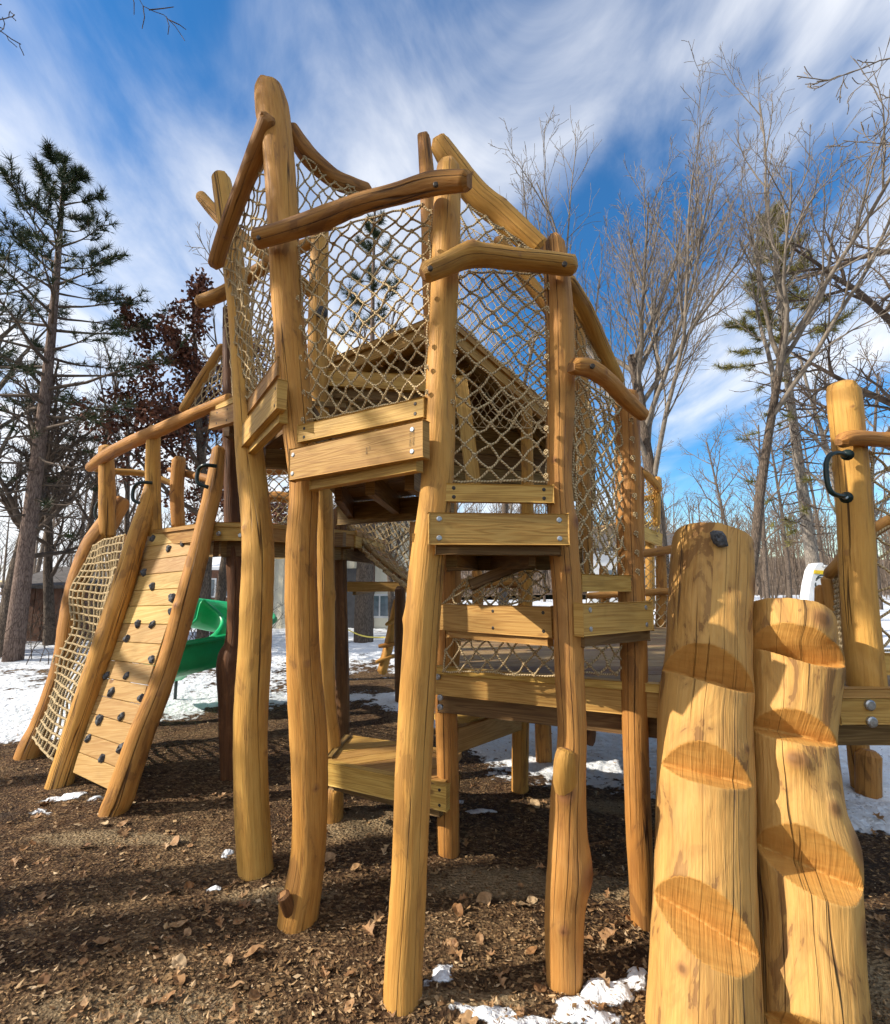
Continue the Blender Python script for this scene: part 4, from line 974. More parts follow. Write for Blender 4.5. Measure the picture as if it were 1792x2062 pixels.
log('rail', [(480, 1010, 20, 5.6), (560, 1000, 22, 5.6), (600, 1012, 20, 5.6)], plat, 'log_wood', sides=12, step=0.05)
log('rail', [(500, 950, 20, 5.7), (600, 945, 22, 5.7), (700, 950, 20, 5.7)], plat, 'rail_wood', sides=12, step=0.05)

wall = thing('climbing_wall', 'sloping plank climbing wall with grey holds between peeled log rails', 'climbing wall', (-2.8, 4.3, 0))
sR = log('side_log', [(224, 1652, 50, 3.82), (230, 1632, 52, 3.83), (242, 1604, 54, 3.84), (262, 1544, 52, 3.87), (290, 1464, 48, 3.92), (322, 1384, 44, 3.97), (349, 1304, 42, 4.02), (371, 1224, 43, 4.07), (398, 1124, 40, 4.15), (412, 1060, 34, 4.20), (430, 984, 34, 4.28), (441, 900, 24, 4.36)], wall, 'log_wood', sides=20, step=0.022, cham=(0.3, 0.6), lump=0.06, knots=[(0.22, -0.2, 0.06, 0.012), (1.75, -0.3, 0.04, 0.016), (1.1, 0.5, 0.03, 0.01)])
sL = log('side_log', [(117, 1586, 46, 4.30), (124, 1564, 46, 4.31), (150, 1484, 44, 4.38), (176, 1404, 45, 4.45), (201, 1324, 43, 4.53), (226, 1244, 41, 4.62), (252, 1164, 40, 4.72), (276, 1080, 35, 4.85), (296, 1016, 30, 4.95), (312, 958, 26, 5.05)], wall, 'log_wood', sides=18, step=0.022, cham=(0.3, 0.6), lump=0.05)
s3_ = log('side_log', [(58, 1526, 50, 5.0), (66, 1504, 50, 5.0), (84, 1464, 44, 5.05), (108, 1395, 38, 5.12), (128, 1324, 36, 5.2), (140, 1244, 36, 5.32), (158, 1164, 36, 5.45), (182, 1104, 38, 5.55), (210, 1064, 40, 5.65), (240, 1018, 34, 5.78), (250, 1004, 26, 5.82)], wall, 'log_wood', sides=18, step=0.025, cham=(0.3, 0.5), lump=0.05)
wq = [P(146, 1556, 4.25), P(226, 1594, 3.93), None, P(296, 1076, 4.98)]
wn_ = (wq[1] - wq[0]).cross(wq[3] - wq[0]).normalized()
_d = ray(404, 1056); _o = Vector((0, 0, H)); wq[2] = _o + _d * ((wq[0] - _o).dot(wn_) / _d.dot(wn_))
NP = 14
if wn_.y > 0: wn_ = -wn_
edge_w = [0.0]
rsw = random.Random(4)
for i in range(NP): edge_w.append(edge_w[-1] + rsw.uniform(0.92, 1.08))
edge_w = [e / edge_w[-1] for e in edge_w]
for i in range(NP):
    v0, v1 = edge_w[i] + 0.0008, edge_w[i + 1] - 0.0008
    q_ = [bil(wq, 0, v0), bil(wq, 1, v0), bil(wq, 1, v1), bil(wq, 0, v1)]
    bm = bmesh.new(); vsf = [bm.verts.new(p + wn_ * rsw.uniform(0.0, 0.003)) for p in q_]; vsb = [bm.verts.new(p - wn_ * 0.036) for p in q_]
    bm.faces.new(vsf); bm.faces.new(vsb[::-1])
    for j in range(4): bm.faces.new((vsf[j], vsb[j], vsb[(j + 1) % 4], vsf[(j + 1) % 4]))
    bmesh.ops.recalc_face_normals(bm, faces=bm.faces[:]); bmesh.ops.bevel(bm, geom=bm.edges[:], offset=0.004, segments=1, affect='EDGES')
    ul = bm.loops.layers.uv.new('UVMap'); e = (q_[1] - q_[0]).normalized(); e2 = (q_[3] - q_[0]).normalized()
    for f in bm.faces:
        for lp in f.loops: lp[ul].uv = ((lp.vert.co - q_[0]).dot(e), (lp.vert.co - q_[0]).dot(e2) + (lp.vert.co - q_[0]).dot(wn_))
    me = bpy.data.meshes.new('plank'); bm.to_mesh(me); bm.free(); mesh_obj('plank', me, 'wall_plank_wood', wall)
# climbing holds
def hold_mesh(seed):
    bm = bmesh.new(); bmesh.ops.create_icosphere(bm, subdivisions=2, radius=1.0); rs = random.Random(seed); of = rs.random() * 40
    for v in bm.verts:
        c = v.co; n_ = noise.noise(c * 1.7 + Vector((of, 0, 0))) * 0.35 + noise.noise(c * 4 + Vector((0, of, 0))) * 0.12
        v.co = c * (1 + n_); v.co.z *= 0.75
        if v.co.z < -0.25: v.co.z = -0.25
        if v.co.xy.length < 0.28 and v.co.z > 0: v.co.z -= 0.28
    me = bpy.data.meshes.new('hold'); bm.to_mesh(me); bm.free()
    for p in me.polygons: p.use_smooth = False
    return me
HOLDS = [hold_mesh(s) for s in range(5)]
def hold(par, p, n_, size, i, rot):
    o = mesh_obj('climbing_hold', HOLDS[i % 5], 'hold_resin', par)
    qn = n_.to_track_quat('Z', 'Y') @ Matrix.Rotation(rot, 3, 'Z').to_quaternion()
    o.matrix_basis = Matrix.LocRotScale(p + n_ * size * 0.15, qn, (size * 0.8, size * 1.1, size))
hv_ = [(309, 1085), (341, 1105), (369, 1095), (291, 1153), (308, 1181), (254, 1209), (348, 1204), (346, 1232), (279, 1256), (308, 1258), (257, 1286), (307, 1328), (216, 1361), (256, 1361), (226, 1394), (286, 1405), (202, 1449), (246, 1443), (179, 1487), (245, 1507), (207, 1527)]
for i, (x, y) in enumerate(hv_):
    d = ray(x, y); o_ = Vector((0, 0, H)); t = (wq[0] - o_).dot(wn_) / d.dot(wn_)
    hold(wall, o_ + d * t, wn_, rsw.uniform(0.032, 0.042), i, rsw.uniform(-0.8, 0.8))
# black grab loops
for (x, y, Y, s_) in ((209, 1024, 5.66, 1.0), (284, 990, 4.9, 1.0), (413, 956, 4.15, 1.0)):
    hb = Buf(); c = P(x, y, Y); 
    pts = [(22, -18), (4, -17), (-11, -10), (-14, 8), (-9, 20), (8, 26)]
    w3 = [c + Vector((a * Y / F * s_, 0.03 * (abs(a + 12) < 10) - (0.05 if k not in (0, 5) else 0), -b2 * Y / F * s_)) for k, (a, b2) in enumerate(pts)]
    hb.tube([p for p, r in catmull([(p, 0) for p in w3], 0.012)], 0.017, 8); mesh_obj('grab_handle', hb.mesh('grab_handle'), 'handle_coat', wall)
net('climbing_net', [P(70, 1482, 4.95), P(138, 1560, 4.40), P(260, 1080, 4.92), P(182, 1098, 5.45)], wall, 0.076, rr=0.0115, square=True, sag=-0.06, knot=1.3)
# hold on the taller step log
hold(lg1, P(1447, 1086, lean(1086) - 0.135), Vector((-0.4, -1, 0.3)).normalized(), 0.046, 2, 0.3)

# ==================================================================== LOG BRIDGE, FAR TOWER, LADDER
bridge = thing('rope_bridge', 'sagging log-slat bridge with rope net sides seen beneath the tower', 'bridge', (-0.5, 5.6, 2.0))
bp = [P(690, 1060, 5.5), P(730, 1100, 5.5), P(780, 1145, 5.5), P(830, 1180, 5.4), P(900, 1200, 5.3)]
bb = [p for p, r in catmull([(p, 0) for p in bp], 0.1)]
for i, p in enumerate(bb):
    log3('slat', [(p.x, p.y - 0.15, p.z, 0.05), (p.x + 0.05, p.y + 0.45, p.z, 0.05), (p.x + 0.1, p.y + 1.0, p.z, 0.048)], bridge, 'rail_wood', sides=10, step=0.15)
for dy, dz in ((-0.12, 0.06), (-0.14, -0.02), (1.0, 0.05)):
    rb = Buf(); rb.tube([p + Vector((0, dy, dz)) for p in bb], 0.022, 8)
    if dy < -0.13:
        for p in bb: rb.blob(p + Vector((0, dy, dz)), 0.042); rb.blob(p + Vector((0.03, dy, dz - 0.03)), 0.034)
    mesh_obj('bearing_rope', rb.mesh('bearing_rope'), 'rope', bridge)
net('rope_net', [P(690, 1060, 5.38), P(850, 1190, 5.3), P(850, 1060, 5.3), P(690, 985, 5.38)], bridge, 0.10, rr=0.0055, sag=0.05)
net('rope_net', [P(690, 1060, 6.4), P(850, 1190, 6.3), P(850, 1080, 6.3), P(690, 1000, 6.4)], bridge, 0.10, rr=0.0055, sag=0.05)

fdeck = thing('far_platform', 'second plank platform farther back seen beneath the rope bridge', 'platform', (-0.8, 7.5, 1.4))
FZ = P(750, 1180, 8.0).z
planking(fdeck, [(-2.0, 7.2), (-0.2, 7.2), (-0.2, 9.4), (-2.0, 9.4)], FZ + 0.06, R(90), 0.16, mat='board_wood')
board('fascia_board', Vector((-2.0, 7.2, FZ)), Vector((-0.2, 7.2, FZ)), 0.14, 0.04, fdeck)
for x in (-1.9, -1.3, -0.7, -0.3): board('joist', Vector((x, 7.25, FZ - 0.05)), Vector((x, 9.3, FZ - 0.05)), 0.14, 0.05, fdeck, 'beam_wood')
log('post', [(808, 1440, 24, 7.0), (806, 1300, 24, 7.0), (806, 1180, 22, 7.0)], fdeck, 'dark_log_wood', sides=12, step=0.08)
log3('post', [(-1.9, 8.6, -0.05, 0.09), (-1.9, 8.6, FZ, 0.08)], fdeck, 'dark_log_wood', sides=10, step=0.2)

lad = thing('log_ladder', 'leaning single-log ladder with short peg rungs standing in the snow', 'ladder', (-0.9, 8.2, 0))
log('rail_log', [(768, 1358, 20, 7.9), (785, 1290, 20, 8.0), (802, 1205, 18, 8.1)], lad, 'log_wood', sides=12, step=0.06)
for (x, y, x2, y2) in ((756, 1333, 800, 1318), (762, 1302, 806, 1294), (776, 1258, 810, 1240)):
    log('rung', [(x, y, 9, 7.85), (x2, y2, 8, 7.95)], lad, 'log_wood', sides=8, step=0.08)

ftow = thing('far_tower', 'small far platform fenced with bright yellow rope net beside the bare tree', 'play tower', (2.6, 7.8, 2.2))
log('rail', [(1275, 940, 14, 7.6), (1300, 955, 15, 7.6), (1318, 972, 15, 7.7), (1330, 990, 15, 7.7)], ftow, 'log_wood', sides=10, step=0.06)
log('post', [(1322, 1060, 14, 7.8), (1324, 960, 14, 7.8)], ftow, 'log_wood', sides=10, step=0.06)
log('post', [(1310, 1230, 18, 8.0), (1308, 1070, 18, 8.0)], ftow, 'rail_wood', sides=10, step=0.06)
log('post', [(1288, 1230, 18, 7.6), (1288, 940, 18, 7.6)], ftow, 'rail_wood', sides=10, step=0.06)
log('rail', [(1270, 1008, 12, 7.7), (1326, 1000, 12, 7.9)], ftow, 'log_wood', sides=10, step=0.06)
net('rope_net', [P(1272, 1052, 7.6), P(1326, 1076, 7.9), P(1326, 980, 7.9), P(1272, 935, 7.6)], ftow, 0.085, rr=0.006, mat='yellow_rope', sides=4)
board('fascia_board', P(1262, 1060, 7.5), P(1330, 1088, 8.0), 0.2, 0.05, ftow)
planking(ftow, [(P(1262, 1060, 7.55).x, 7.55), (P(1330, 1060, 8.0).x, 8.0), (3.2, 9.6), (2.4, 9.6)], P(1262, 1046, 7.5).z, R(20), 0.16)

# ==================================================================== GREEN SLIDE
slide = thing('spiral_slide', 'glossy green plastic spiral slide curling behind the climbing wall', 'slide', (-3.2, 6.9, 0))
sc_c = P(422, 1290, 7.0); b = Buf()
cx, cy = sc_c.x, 7.0
N_ = 64; prof = [(-0.03, 0.34), (0.0, 0.36), (0.03, 0.30), (0.07, 0.10), (0.16, 0.02), (0.32, 0.0), (0.48, 0.02), (0.58, 0.10), (0.62, 0.30), (0.63, 0.40), (0.67, 0.42), (0.69, 0.38)]
rows = []
for i in range(N_):
    t = i / (N_ - 1); ang = R(165) - t * R(335); z = 1.02 - t * 0.72
    rows.append([Vector((cx + math.cos(ang) * (0.16 + rr_), cy + math.sin(ang) * (0.16 + rr_), z + hh)) for rr_, hh in prof])
for i, row in enumerate(rows): b.v.extend(row)
m_ = len(prof)
for i in range(N_ - 1):
    for j in range(m_ - 1):
        k = i * m_ + j; b.f.append((k, k + 1, k + 1 + m_, k + m_)); b.uv.append(((0, 0),) * 4); b.mi.append(0)
so_ = mesh_obj('chute', b.mesh('chute'), 'slide_plastic', slide)
md = so_.modifiers.new('thick', 'SOLIDIFY'); md.thickness = 0.025
b = Buf(); sp_ = GR(352, 1412); b.tube([Vector((sp_.x, sp_.y, -0.05)), Vector((sp_.x, sp_.y, 0.55))], 0.022, 8); mesh_obj('support_pole', b.mesh('pole'), 'dark_metal', slide)

# ==================================================================== BUILDINGS AND LIFT
bld = thing('metal_building', 'beige ribbed metal building with dark door and small window', 'building', (-1.0, 17.5, 0))
YB = 17.0
x0, x1 = P(540, 1270, YB).x, P(880, 1270, YB).x
board('wall', Vector((x0, YB + 0.1, 1.9)), Vector((x1, YB + 0.1, 1.9)), 3.9, 0.2, bld, 'siding', bev=0)
for i in range(int((x1 - x0) / 0.3)):
    board('rib', Vector((x0 + 0.1 + i * 0.3, YB - 0.012, 1.9)), Vector((x0 + 0.135 + i * 0.3, YB - 0.012, 1.9)), 3.88, 0.022, bld, 'siding', bev=0)
dx = P(716, 1250, YB)
d_ = board('door', Vector((dx.x - 0.42, YB - 0.03, 1.0)), Vector((dx.x + 0.42, YB - 0.03, 1.0)), 2.1, 0.05, bld, 'door_dark'); 
wx = P(765, 1220, YB)
wf = board('window', Vector((wx.x - 0.75, YB - 0.03, wx.z)), Vector((wx.x + 0.75, YB - 0.03, wx.z)), 0.8, 0.05, bld, 'white_wall')
for k in (-1, 1): board('pane', Vector((wx.x - 0.36 + 0.37 * (k - 0), YB - 0.062, wx.z)) + Vector((0.01, 0, 0)), Vector((wx.x + 0.34 + 0.37 * k, YB - 0.062, wx.z)), 0.66, 0.02, wf, 'window_glass', bev=0)
board('roof', Vector((x0 - 0.3, YB + 2.0, 4.3)), Vector((x1 + 0.3, YB + 2.0, 4.3)), 0.12, 4.6, bld, 'white_paint')
hs_ = thing('brick_house', 'low brown house with snowy white roof beyond the slide', 'house', (-11, 24, 0))
hx0, hx1 = P(360, 1230, 24).x, P(560, 1230, 24).x
board('wall', Vector((hx0, 24, 1.1)), Vector((hx1, 24, 1.1)), 2.4, 0.3, hs_, 'brown_wall', bev=0)
board('roof', Vector((hx0 - 0.4, 25.6, 2.9)), Vector((hx1 + 0.4, 25.6, 2.9)), 0.15, 4.2, hs_, 'white_paint', up=Vector((0, -0.35, 1)))
for k in (0.25, 0.6):
    c_ = hx0 + (hx1 - hx0) * k; wi = board('window', Vector((c_ - 0.6, 23.83, 1.3)), Vector((c_ + 0.6, 23.83, 1.3)), 0.9, 0.06, hs_, 'white_wall'); board('pane', Vector((c_ - 0.52, 23.79, 1.3)), Vector((c_ + 0.52, 23.79, 1.3)), 0.76, 0.03, wi, 'window_glass', bev=0)
shd = thing('brown_shed', 'reddish brown shed half hidden by the dark trunks', 'shed', (-10.5, 14, 0))
sx0, sx1 = P(30, 1300, 14).x, P(200, 1300, 14).x
board('wall', Vector((sx0, 14, 0.75)), Vector((sx1, 14, 0.75)), 1.6, 0.2, shd, 'brown_wall', bev=0)
for i in range(int((sx1 - sx0) / 0.25)): board('cladding_board', Vector((sx0 + 0.02 + i * 0.25, 13.885, 0.75)), Vector((sx0 + 0.24 + i * 0.25, 13.885, 0.75)), 1.56, 0.025, shd, 'brown_wall', bev=0)
board('roof', Vector((sx0 - 0.3, 14.6, 1.75)), Vector((sx1 + 0.3, 14.6, 1.75)), 0.1, 1.9, shd, 'shingle_roof', up=Vector((0, -0.3, 1)))
fh = thing('white_house', 'distant white house wall seen through the deck nets', 'house', (12, 30, 0))
board('wall', Vector((8.5, 30, 1.7)), Vector((14.5, 30, 1.7)), 3.6, 0.3, fh, 'white_wall', bev=0)
board('roof', Vector((8.1, 31.5, 4.2)), Vector((14.9, 31.5, 4.2)), 0.15, 4.0, fh, 'shingle_roof', up=Vector((0, -0.4, 1)))
for k in range(3): board('window', Vector((9.3 + k * 1.9, 29.82, 1.7)), Vector((10.2 + k * 1.9, 29.82, 1.7)), 1.1, 0.06, fh, 'window_glass')

lift = thing('boom_lift', 'white boom arm with yellow warning label standing behind the railing', 'lift', P(1645, 1300, 9.0) * 1)
LY = 9.0
def slab(name, pix, Y, th, par, mat):
    bm = bmesh.new(); f = [bm.verts.new(P(x, y, Y)) for x, y in pix]; k = [bm.verts.new(P(x, y, Y) + Vector((0, th, 0))) for x, y in pix]
    bm.faces.new(f); bm.faces.new(k[::-1])
    for j in range(len(f)): bm.faces.new((f[j], k[j], k[(j + 1) % len(f)], f[(j + 1) % len(f)]))
    bmesh.ops.recalc_face_normals(bm, faces=bm.faces[:])
    me = bpy.data.meshes.new(name); bm.to_mesh(me); bm.free(); return mesh_obj(name, me, mat, par)
slab('boom_arm', [(1626, 1230), (1629, 1195), (1632, 1175), (1638, 1148), (1646, 1135), (1656, 1133), (1662, 1142), (1664, 1165), (1660, 1200), (1656, 1240), (1650, 1330), (1630, 1330)], LY, 0.22, lift, 'white_paint')
slab('label', [(1640, 1148), (1659, 1149), (1660, 1157), (1639, 1155)], LY - 0.012, 0.01, lift, 'yellow_label')
b = Buf(); b.tube([P(1658, 1140, LY - 0.05), P(1692, 1146, LY - 0.05)], 0.03, 8); mesh_obj('strut', b.mesh('strut'), 'galvanised', lift)
b = Buf()
for cxp, cyp, rp in ((1652, 1176, 13), (1655, 1174, 16)):
    b.tube([P(cxp + rp * math.cos(a) * 0.8, cyp + rp * math.sin(a), LY - 0.04) for a in np.linspace(-2.6, 3.2, 22)], 0.012, 6)
mesh_obj('cable', b.mesh('cable'), 'dark_metal', lift)
b = Buf(); pb = P(1640, 1320, LY); b.box(Vector((pb.x, LY + 0.3, pb.z / 2)), Vector((0.55, 0, 0)), Vector((0, 0.35, 0)), Vector((0, 0, max(0.2, pb.z / 2)))); mesh_obj('base', b.mesh('base', False), 'white_paint', lift)

tp = thing('caution_tape', 'yellow tape strung low across the snow near the building', 'tape', (-4.0, 13.0, 0.5))
b = Buf(); a0, a1 = P(690, 1262, 13.5), P(775, 1283, 12.0)
for i in range(12):
    t0, t1 = i / 12, (i + 1) / 12; s0, s1 = a0.lerp(a1, t0), a0.lerp(a1, t1); s0.z -= 0.1 * math.sin(t0 * 3.14); s1.z -= 0.1 * math.sin(t1 * 3.14)
    b.box((s0 + s1) / 2, (s1 - s0) / 2, Vector((0, 0.003, 0)), Vector((0, 0, 0.016)))
mesh_obj('tape', b.mesh('tape', False), 'yellow_tape', tp)

# ==================================================================== TREES
def rot_about(v, ax, a): return Matrix.Rotation(a, 3, ax) @ v
def grow(b, rs, p, d, ln, r, lvl, cfg, trunkbuf=None):
    nseg = max(2, int(cfg['seg'][lvl])); pts = [p.copy()]; rad = [r]; dirs = [d.copy()]
    tip = cfg['tip'][lvl]
    for i in range(nseg):
        wv = cfg['wander'][lvl]
        d = (d + Vector((rs.gauss(0, wv), rs.gauss(0, wv), rs.gauss(0, wv))) + Vector((0, 0, cfg['up'][lvl]))).normalized()
        p = p + d * ln / nseg; pts.append(p.copy()); rad.append(max(cfg.get('rmin', 0.004), r * (1 - (1 - tip) * (i + 1) / nseg))); dirs.append(d.copy())
    (trunkbuf if (trunkbuf is not None) else b).tube(pts, rad, cfg['sides'][lvl], False)
    if lvl + 1 >= len(cfg['seg']): return
    n = cfg['kids'][lvl]; n = int(n * rs.uniform(0.8, 1.2) + 0.5)
    for k in range(n):
        t = cfg['from'][lvl] + (1 - cfg['from'][lvl]) * ((k + rs.random()) / n)
        f = t * nseg; i = min(int(f), nseg - 1); q = pts[i].lerp(pts[i + 1], f - i); rr_ = rad[i] + (rad[i + 1] - rad[i]) * (f - i)
        dd = dirs[i + 1]; ax = dd.orthogonal().normalized(); ax = rot_about(ax, dd, k * 2.4 + rs.uniform(-0.6, 0.6))
        nd = rot_about(dd, ax, cfg['ang'][lvl] * rs.uniform(0.7, 1.3))
        grow(b, rs, q, nd, ln * cfg['len'][lvl] * rs.uniform(0.7, 1.2) * (1.05 - 0.45 * t), min(rr_ * 0.8, r * cfg['rad'][lvl]), lvl + 1, cfg)

VASE = dict(seg=[6, 8, 6, 4, 3], tip=[0.65, 0.22, 0.25, 0.3, 0.4], wander=[0.05, 0.07, 0.09, 0.12, 0.15], up=[0.06, 0.07, 0.07, 0.05, 0.02], sides=[12, 7, 5, 4, 3], kids=[7, 8, 7, 4], **{'from': [0.55, 0.22, 0.2, 0.2]}, ang=[0.42, 0.5, 0.55, 0.6], len=[1.25, 0.46, 0.48, 0.5], rad=[0.5, 0.42, 0.45, 0.5], rmin=0.0055)
OAK = dict(seg=[8, 7, 6, 4, 3], tip=[0.4, 0.25, 0.25, 0.3, 0.4], wander=[0.06, 0.16, 0.2, 0.22, 0.25], up=[0.04, 0.03, 0.03, 0.03, 0.0], sides=[12, 7, 5, 4, 3], kids=[10, 7, 6, 4], **{'from': [0.3, 0.2, 0.2, 0.2]}, ang=[0.95, 0.75, 0.7, 0.7], len=[0.5, 0.5, 0.5, 0.5], rad=[0.42, 0.45, 0.45, 0.5], rmin=0.006)
FARB = dict(seg=[8, 5, 4, 3], tip=[0.3, 0.25, 0.3, 0.4], wander=[0.04, 0.1, 0.13, 0.15], up=[0.03, 0.06, 0.05, 0.02], sides=[7, 4, 3, 3], kids=[13, 7, 5], **{'from': [0.28, 0.15, 0.15]}, ang=[0.75, 0.65, 0.6], len=[0.33, 0.45, 0.5], rad=[0.4, 0.45, 0.5], rmin=0.008)
def tree(name, label, base, height, r0, cfg, seed, bmat='bark', tmat='twig', cat='tree', d0=(0, 0, 1), trunk_frac=1.0, group=None):
    t = thing(name, label, cat, tuple(base), group); rs = random.Random(seed); tb, cb = Buf(), Buf()
    grow(cb, rs, Vector(base) + Vector((0, 0, -0.15)), Vector(d0).normalized(), height, r0, 0, cfg, tb)
    mesh_obj('trunk', tb.mesh('trunk'), bmat, t); mesh_obj('crown', cb.mesh('crown'), tmat, t); return t
def gpt(vx, Y): p = P(vx, 1168, Y); return Vector((p.x, Y, gz(p.x, Y)))

tree('bare_tree', 'large vase-shaped bare tree rising beyond the tower, widest bare crown', gpt(1348, 11.5), 7.4, 0.165, dict(VASE, **{'from': [0.52, 0.15, 0.15, 0.2]}, rad=[0.38, 0.36, 0.42, 0.5], len=[1.16, 0.50, 0.46, 0.5], kids=[13, 11, 8, 4], ang=[0.62, 0.42, 0.45, 0.55], up=[0.06, 0.075, 0.08, 0.06, 0.03], rmin=0.0045), 11, 'bark', 'twig_pale')
tree('bare_tree', 'slim crooked bare tree forking between the vase-shaped tree and the pine', gpt(1475, 11.5), 7.6, 0.115, dict(VASE, kids=[7, 10, 7, 4], **{'from': [0.72, 0.2, 0.2, 0.2]}, rad=[0.5, 0.38, 0.42, 0.5], len=[1.1, 0.46, 0.48, 0.5], rmin=0.0045, wander=[0.09, 0.08, 0.1, 0.12, 0.15]), 23, 'bark', 'twig_pale', d0=(-0.02, 0, 1))
tree('bare_tree', 'dark twisted oak reaching in over the gate post from the frame edge', (10.6, 10.4, 0), 10.5, 0.24, OAK, 31, 'bark', 'twig', d0=(-0.05, 0, 1))
tree('bare_tree', 'pale slender trunk standing just behind the gate post top', gpt(1716, 16), 9.5, 0.13, FARB, 37, 'bark_pale', 'twig_pale')
tree('bare_tree', 'budding tree whose twigs hang into the upper right corner', (8.7, 5.0, 0), 9.5, 0.12, OAK, 41, 'bark', 'twig_pale')
tree('bare_tree', 'fine-twigged bare tree standing at the left edge', gpt(-30, 11.5), 9.0, 0.17, FARB, 53, 'bark', 'twig_pale')
tree('bare_tree', 'dark thick trunk beside the leaning dark green pine', gpt(20, 13.5), 7.5, 0.24, FARB, 57, 'bark', 'twig')
tree('bare_tree', 'dark gnarled small tree in the tangle at the left edge', gpt(28, 11.2), 6.0, 0.17, OAK, 301, 'bark', 'twig')
tree('bare_tree', 'dark gnarled small tree between the shed and the climbing net', gpt(112, 13.0), 5.5, 0.13, OAK, 307, 'bark', 'twig')
tree('bare_tree', 'thin bare tree with fine twigs behind the climbing net', gpt(150, 15), 8.5, 0.12, FARB, 59, 'bark', 'twig')
tree('bare_tree', 'thin bare tree standing behind the platform railing', gpt(265, 17), 8.5, 0.12, FARB, 61, 'bark', 'twig')
tree('bare_tree', 'fine-twigged bare tree whose tips show left of the tallest post', gpt(440, 14), 10.5, 0.16, FARB, 67, 'bark', 'twig_pale')
tree('bare_tree', 'rough dark trunk in front of the beige building', gpt(735, 13.5), 9.0, 0.27, FARB, 71, 'bark', 'twig')
tree('bare_tree', 'low forked bare tree before the building window', gpt(790, 15.5), 5.0, 0.12, OAK, 73, 'bark', 'twig')
tree('bare_tree', 'bare tree with fine crown showing right of the tallest front post', gpt(1010, 22), 13.0, 0.2, FARB, 77, 'bark', 'twig_pale')
# trees out of frame on the sunny side; their shadows fall across the mulch and the climbing wall
tree('bare_tree', 'bare tree beside the viewer whose twig dips in at the top', (-5.9, 1.95, 0), 9.5, 0.17, dict(OAK, **{'from': [0.62, 0.2, 0.2, 0.2]}), 83, 'bark', 'twig')
tree('bare_tree', 'stout bare tree out past the left edge beside the viewer', (-7.4, 1.28, 0), 10.0, 0.24, dict(FARB, **{'from': [0.6, 0.15, 0.15]}), 89, 'bark', 'twig')
tree('bare_tree', 'tall bare tree out past the left edge beyond the climbing net', (-9.5, 2.9, 0), 11.0, 0.15, dict(OAK, kids=[7, 5, 4, 3]), 97, 'bark', 'twig')

hang = [o for o in bpy.data.objects if o.get('label', '').startswith('bare tree beside the viewer')][0]
lb_ = Buf(); rs_ = random.Random(3)
lp_ = [p for p, r in catmull([(Vector((-5.9, 1.9, 7.4)), 0), (P(40, -260, 3.4), 0), (P(180, -120, 3.6), 0), (P(262, -40, 3.8), 0), (P(288, 12, 3.8), 0), (P(330, 30, 3.8), 0), (P(352, 52, 3.8), 0), (P(372, 82, 3.8), 0)], 0.08)]
lb_.tube(lp_, [max(0.003, 0.05 * (1 - i / (len(lp_) - 1)) ** 1.5) for i in range(len(lp_))], 5, False)
for (x, y, x2, y2) in ((288, 12, 286, 58), (300, 20, 350, 14), (262, -20, 270, 30), (335, 34, 338, 70), (340, 40, 375, 60)): lb_.tube([P(x, y, 3.8), P((x + x2) / 2 + 4, (y + y2) / 2, 3.78), P(x2, y2, 3.82)], [0.005, 0.004, 0.003], 4, False)
mesh_obj('limb', lb_.mesh('limb'), 'twig', hang)

